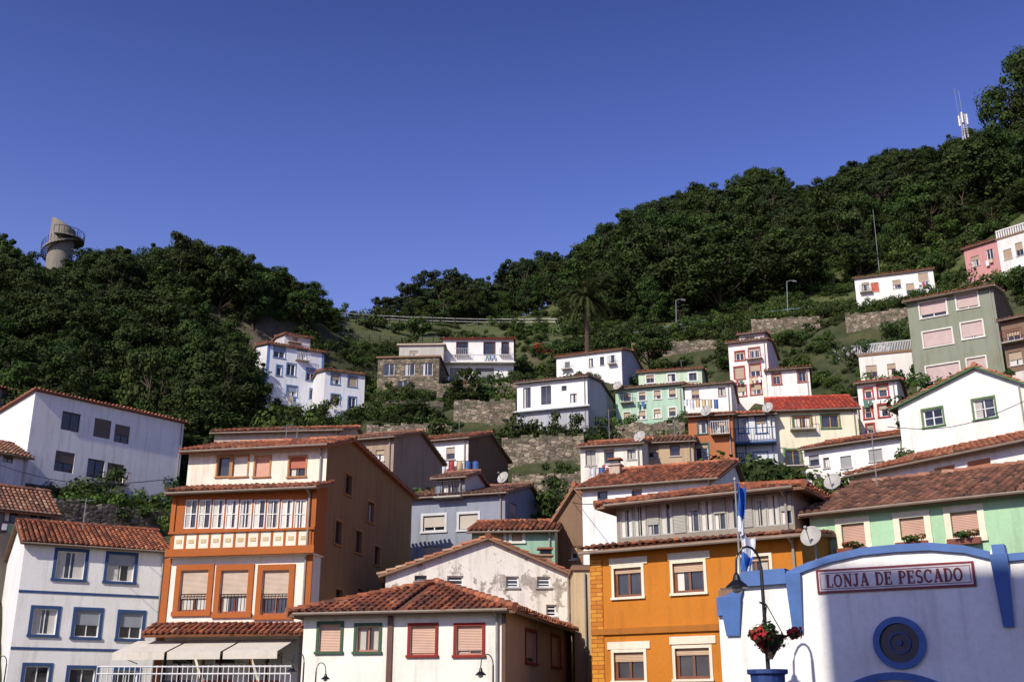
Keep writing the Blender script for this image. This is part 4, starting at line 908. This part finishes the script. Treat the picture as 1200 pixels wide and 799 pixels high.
def dish(u,v,d,r=.45):
    c=at(u,v,d); pb=PB(); ax_=V((-.5,-.75,.4)).normalized(); a=ax_.cross(V((0,0,1))).normalized(); b2=ax_.cross(a); m=paint('#a9a6a0',.6)
    def f(i,j): an=2*math.pi*i/20; rr=r*j/4; return c+a*math.cos(an)*rr+b2*math.sin(an)*rr*1.08+ax_*(.25*(rr/r)**2*r)
    for i in range(20):
        for j in range(4): pb.face([f(i,j),f(i+1,j),f(i+1,j+1),f(i,j+1)],m)
    pb.tube([c-ax_*.02,c-ax_*.3,c-ax_*.3-V((0,0,1.0))],.03,METAL,6); pb.tube([c+b2*r*.9,c+ax_*.5],.015,METAL,4); pb.tube([c+ax_*.48,c+ax_*.58],.05,METAL,6); pb.obj('satellite_dish')
dish(936,579,38,.34); dish(951,629,33,.32); dish(976,565,40,.32); dish(590,560,61,.35)
dish(750,512,69,.4); dish(828,482,73,.4); dish(900,478,75,.4); dish(724,452,99,.45)
# cables
pb=PB()
for a,b2 in (((0,545,60),(210,560,47)),((0,380,70),(60,420,70)),((640,560,70),(700,590,45)),((1040,500,55),(1200,470,50)),((200,600,47),(60,600,55)),((470,560,70),(560,540,75)),((800,520,68),(950,545,60))):
    A1,B1=at(*a),at(*b2); pts=[A1.lerp(B1,i/12)-V((0,0,.6*math.sin(math.pi*i/12))) for i in range(13)]; pb.tube(pts,.018,DARK,4)
pb.obj('overhead_cables')
for (u,v,d,nn) in ((800,468,96,6),(515,540,74,5),(690,548,69,5),(1010,512,61,4)):
    pb=PB(); c=at(u,v,d); pb.tube([c,c+V((nn*.55,0,0))],.015,DARK,4)
    for i in range(nn):
        x=i*.55+.08; m=paint(random.choice(['#d8d8dc','#b04848','#4868a0','#d0b890','#e0e0e0'])); h=random.uniform(.5,1.0); q=c+V((x,0,-.01)); 
        for k in range(4): pb.face([q+V((k*.1,math.sin(k*2)*.04,0)),q+V(((k+1)*.1,math.sin(k*2+2)*.04,0)),q+V(((k+1)*.1,math.sin(k*2+2)*.08,-h)),q+V((k*.1,math.sin(k*2)*.08,-h))],m)
    pb.obj('washing_line')
# ------------------------------------------------------------ light, sky, camera
S=V((SX,SY,SZ)).normalized()
sun=bpy.data.lights.new('sun','SUN'); sun.energy=5.0; sun.angle=math.radians(.5); sun.color=(1,.92,.79)
so=bpy.data.objects.new('sun',sun); bpy.context.collection.objects.link(so); so.rotation_euler=S.to_track_quat('Z','Y').to_euler(); so.location=(0,0,150)
w=bpy.data.worlds.new('World'); bpy.context.scene.world=w; w.use_nodes=True; nt=w.node_tree
sk=nt.nodes.new('ShaderNodeTexSky'); sk.sky_type='NISHITA'; sk.sun_disc=False; sk.sun_elevation=math.asin(S.z); sk.sun_rotation=math.atan2(S.x,S.y); sk.ozone_density=3.0; sk.air_density=1.0; sk.dust_density=.6; sk.altitude=100
tcw=nt.nodes.new('ShaderNodeTexCoord'); sxw=nt.nodes.new('ShaderNodeSeparateXYZ'); nt.links.new(tcw.outputs['Generated'],sxw.inputs[0])
tint=ramp(nt,sxw.outputs['Z'],[(.0,(1.0,.85,.75)),(.28,(1.2,1.04,.95)),(.45,(.74,.72,.82)),(.62,(.40,.44,.58)),(1.0,(.32,.36,.45))])
cm_=mixc(nt,1.0,sk.outputs[0],tint,'MULTIPLY'); cm2=mixc(nt,1.0,cm_,(1.3,1.25,1.9),'MULTIPLY')
bg=nt.nodes['Background']; nt.links.new(cm2,bg.inputs[0]); bg.inputs[1].default_value=.10
cam=bpy.data.cameras.new('camera'); co_=bpy.data.objects.new('camera',cam); bpy.context.collection.objects.link(co_); co_.location=(0,0,CZ); co_.rotation_euler=(math.radians(90)+TH,0,0)
cam.sensor_width=36; cam.lens=36*F/1200; cam.clip_end=8000; cam.clip_start=.1
sc=bpy.context.scene; sc.camera=co_; sc.view_settings.view_transform='Standard'; sc.view_settings.look='None'; sc.view_settings.exposure=0
print('objects',len(bpy.data.objects))
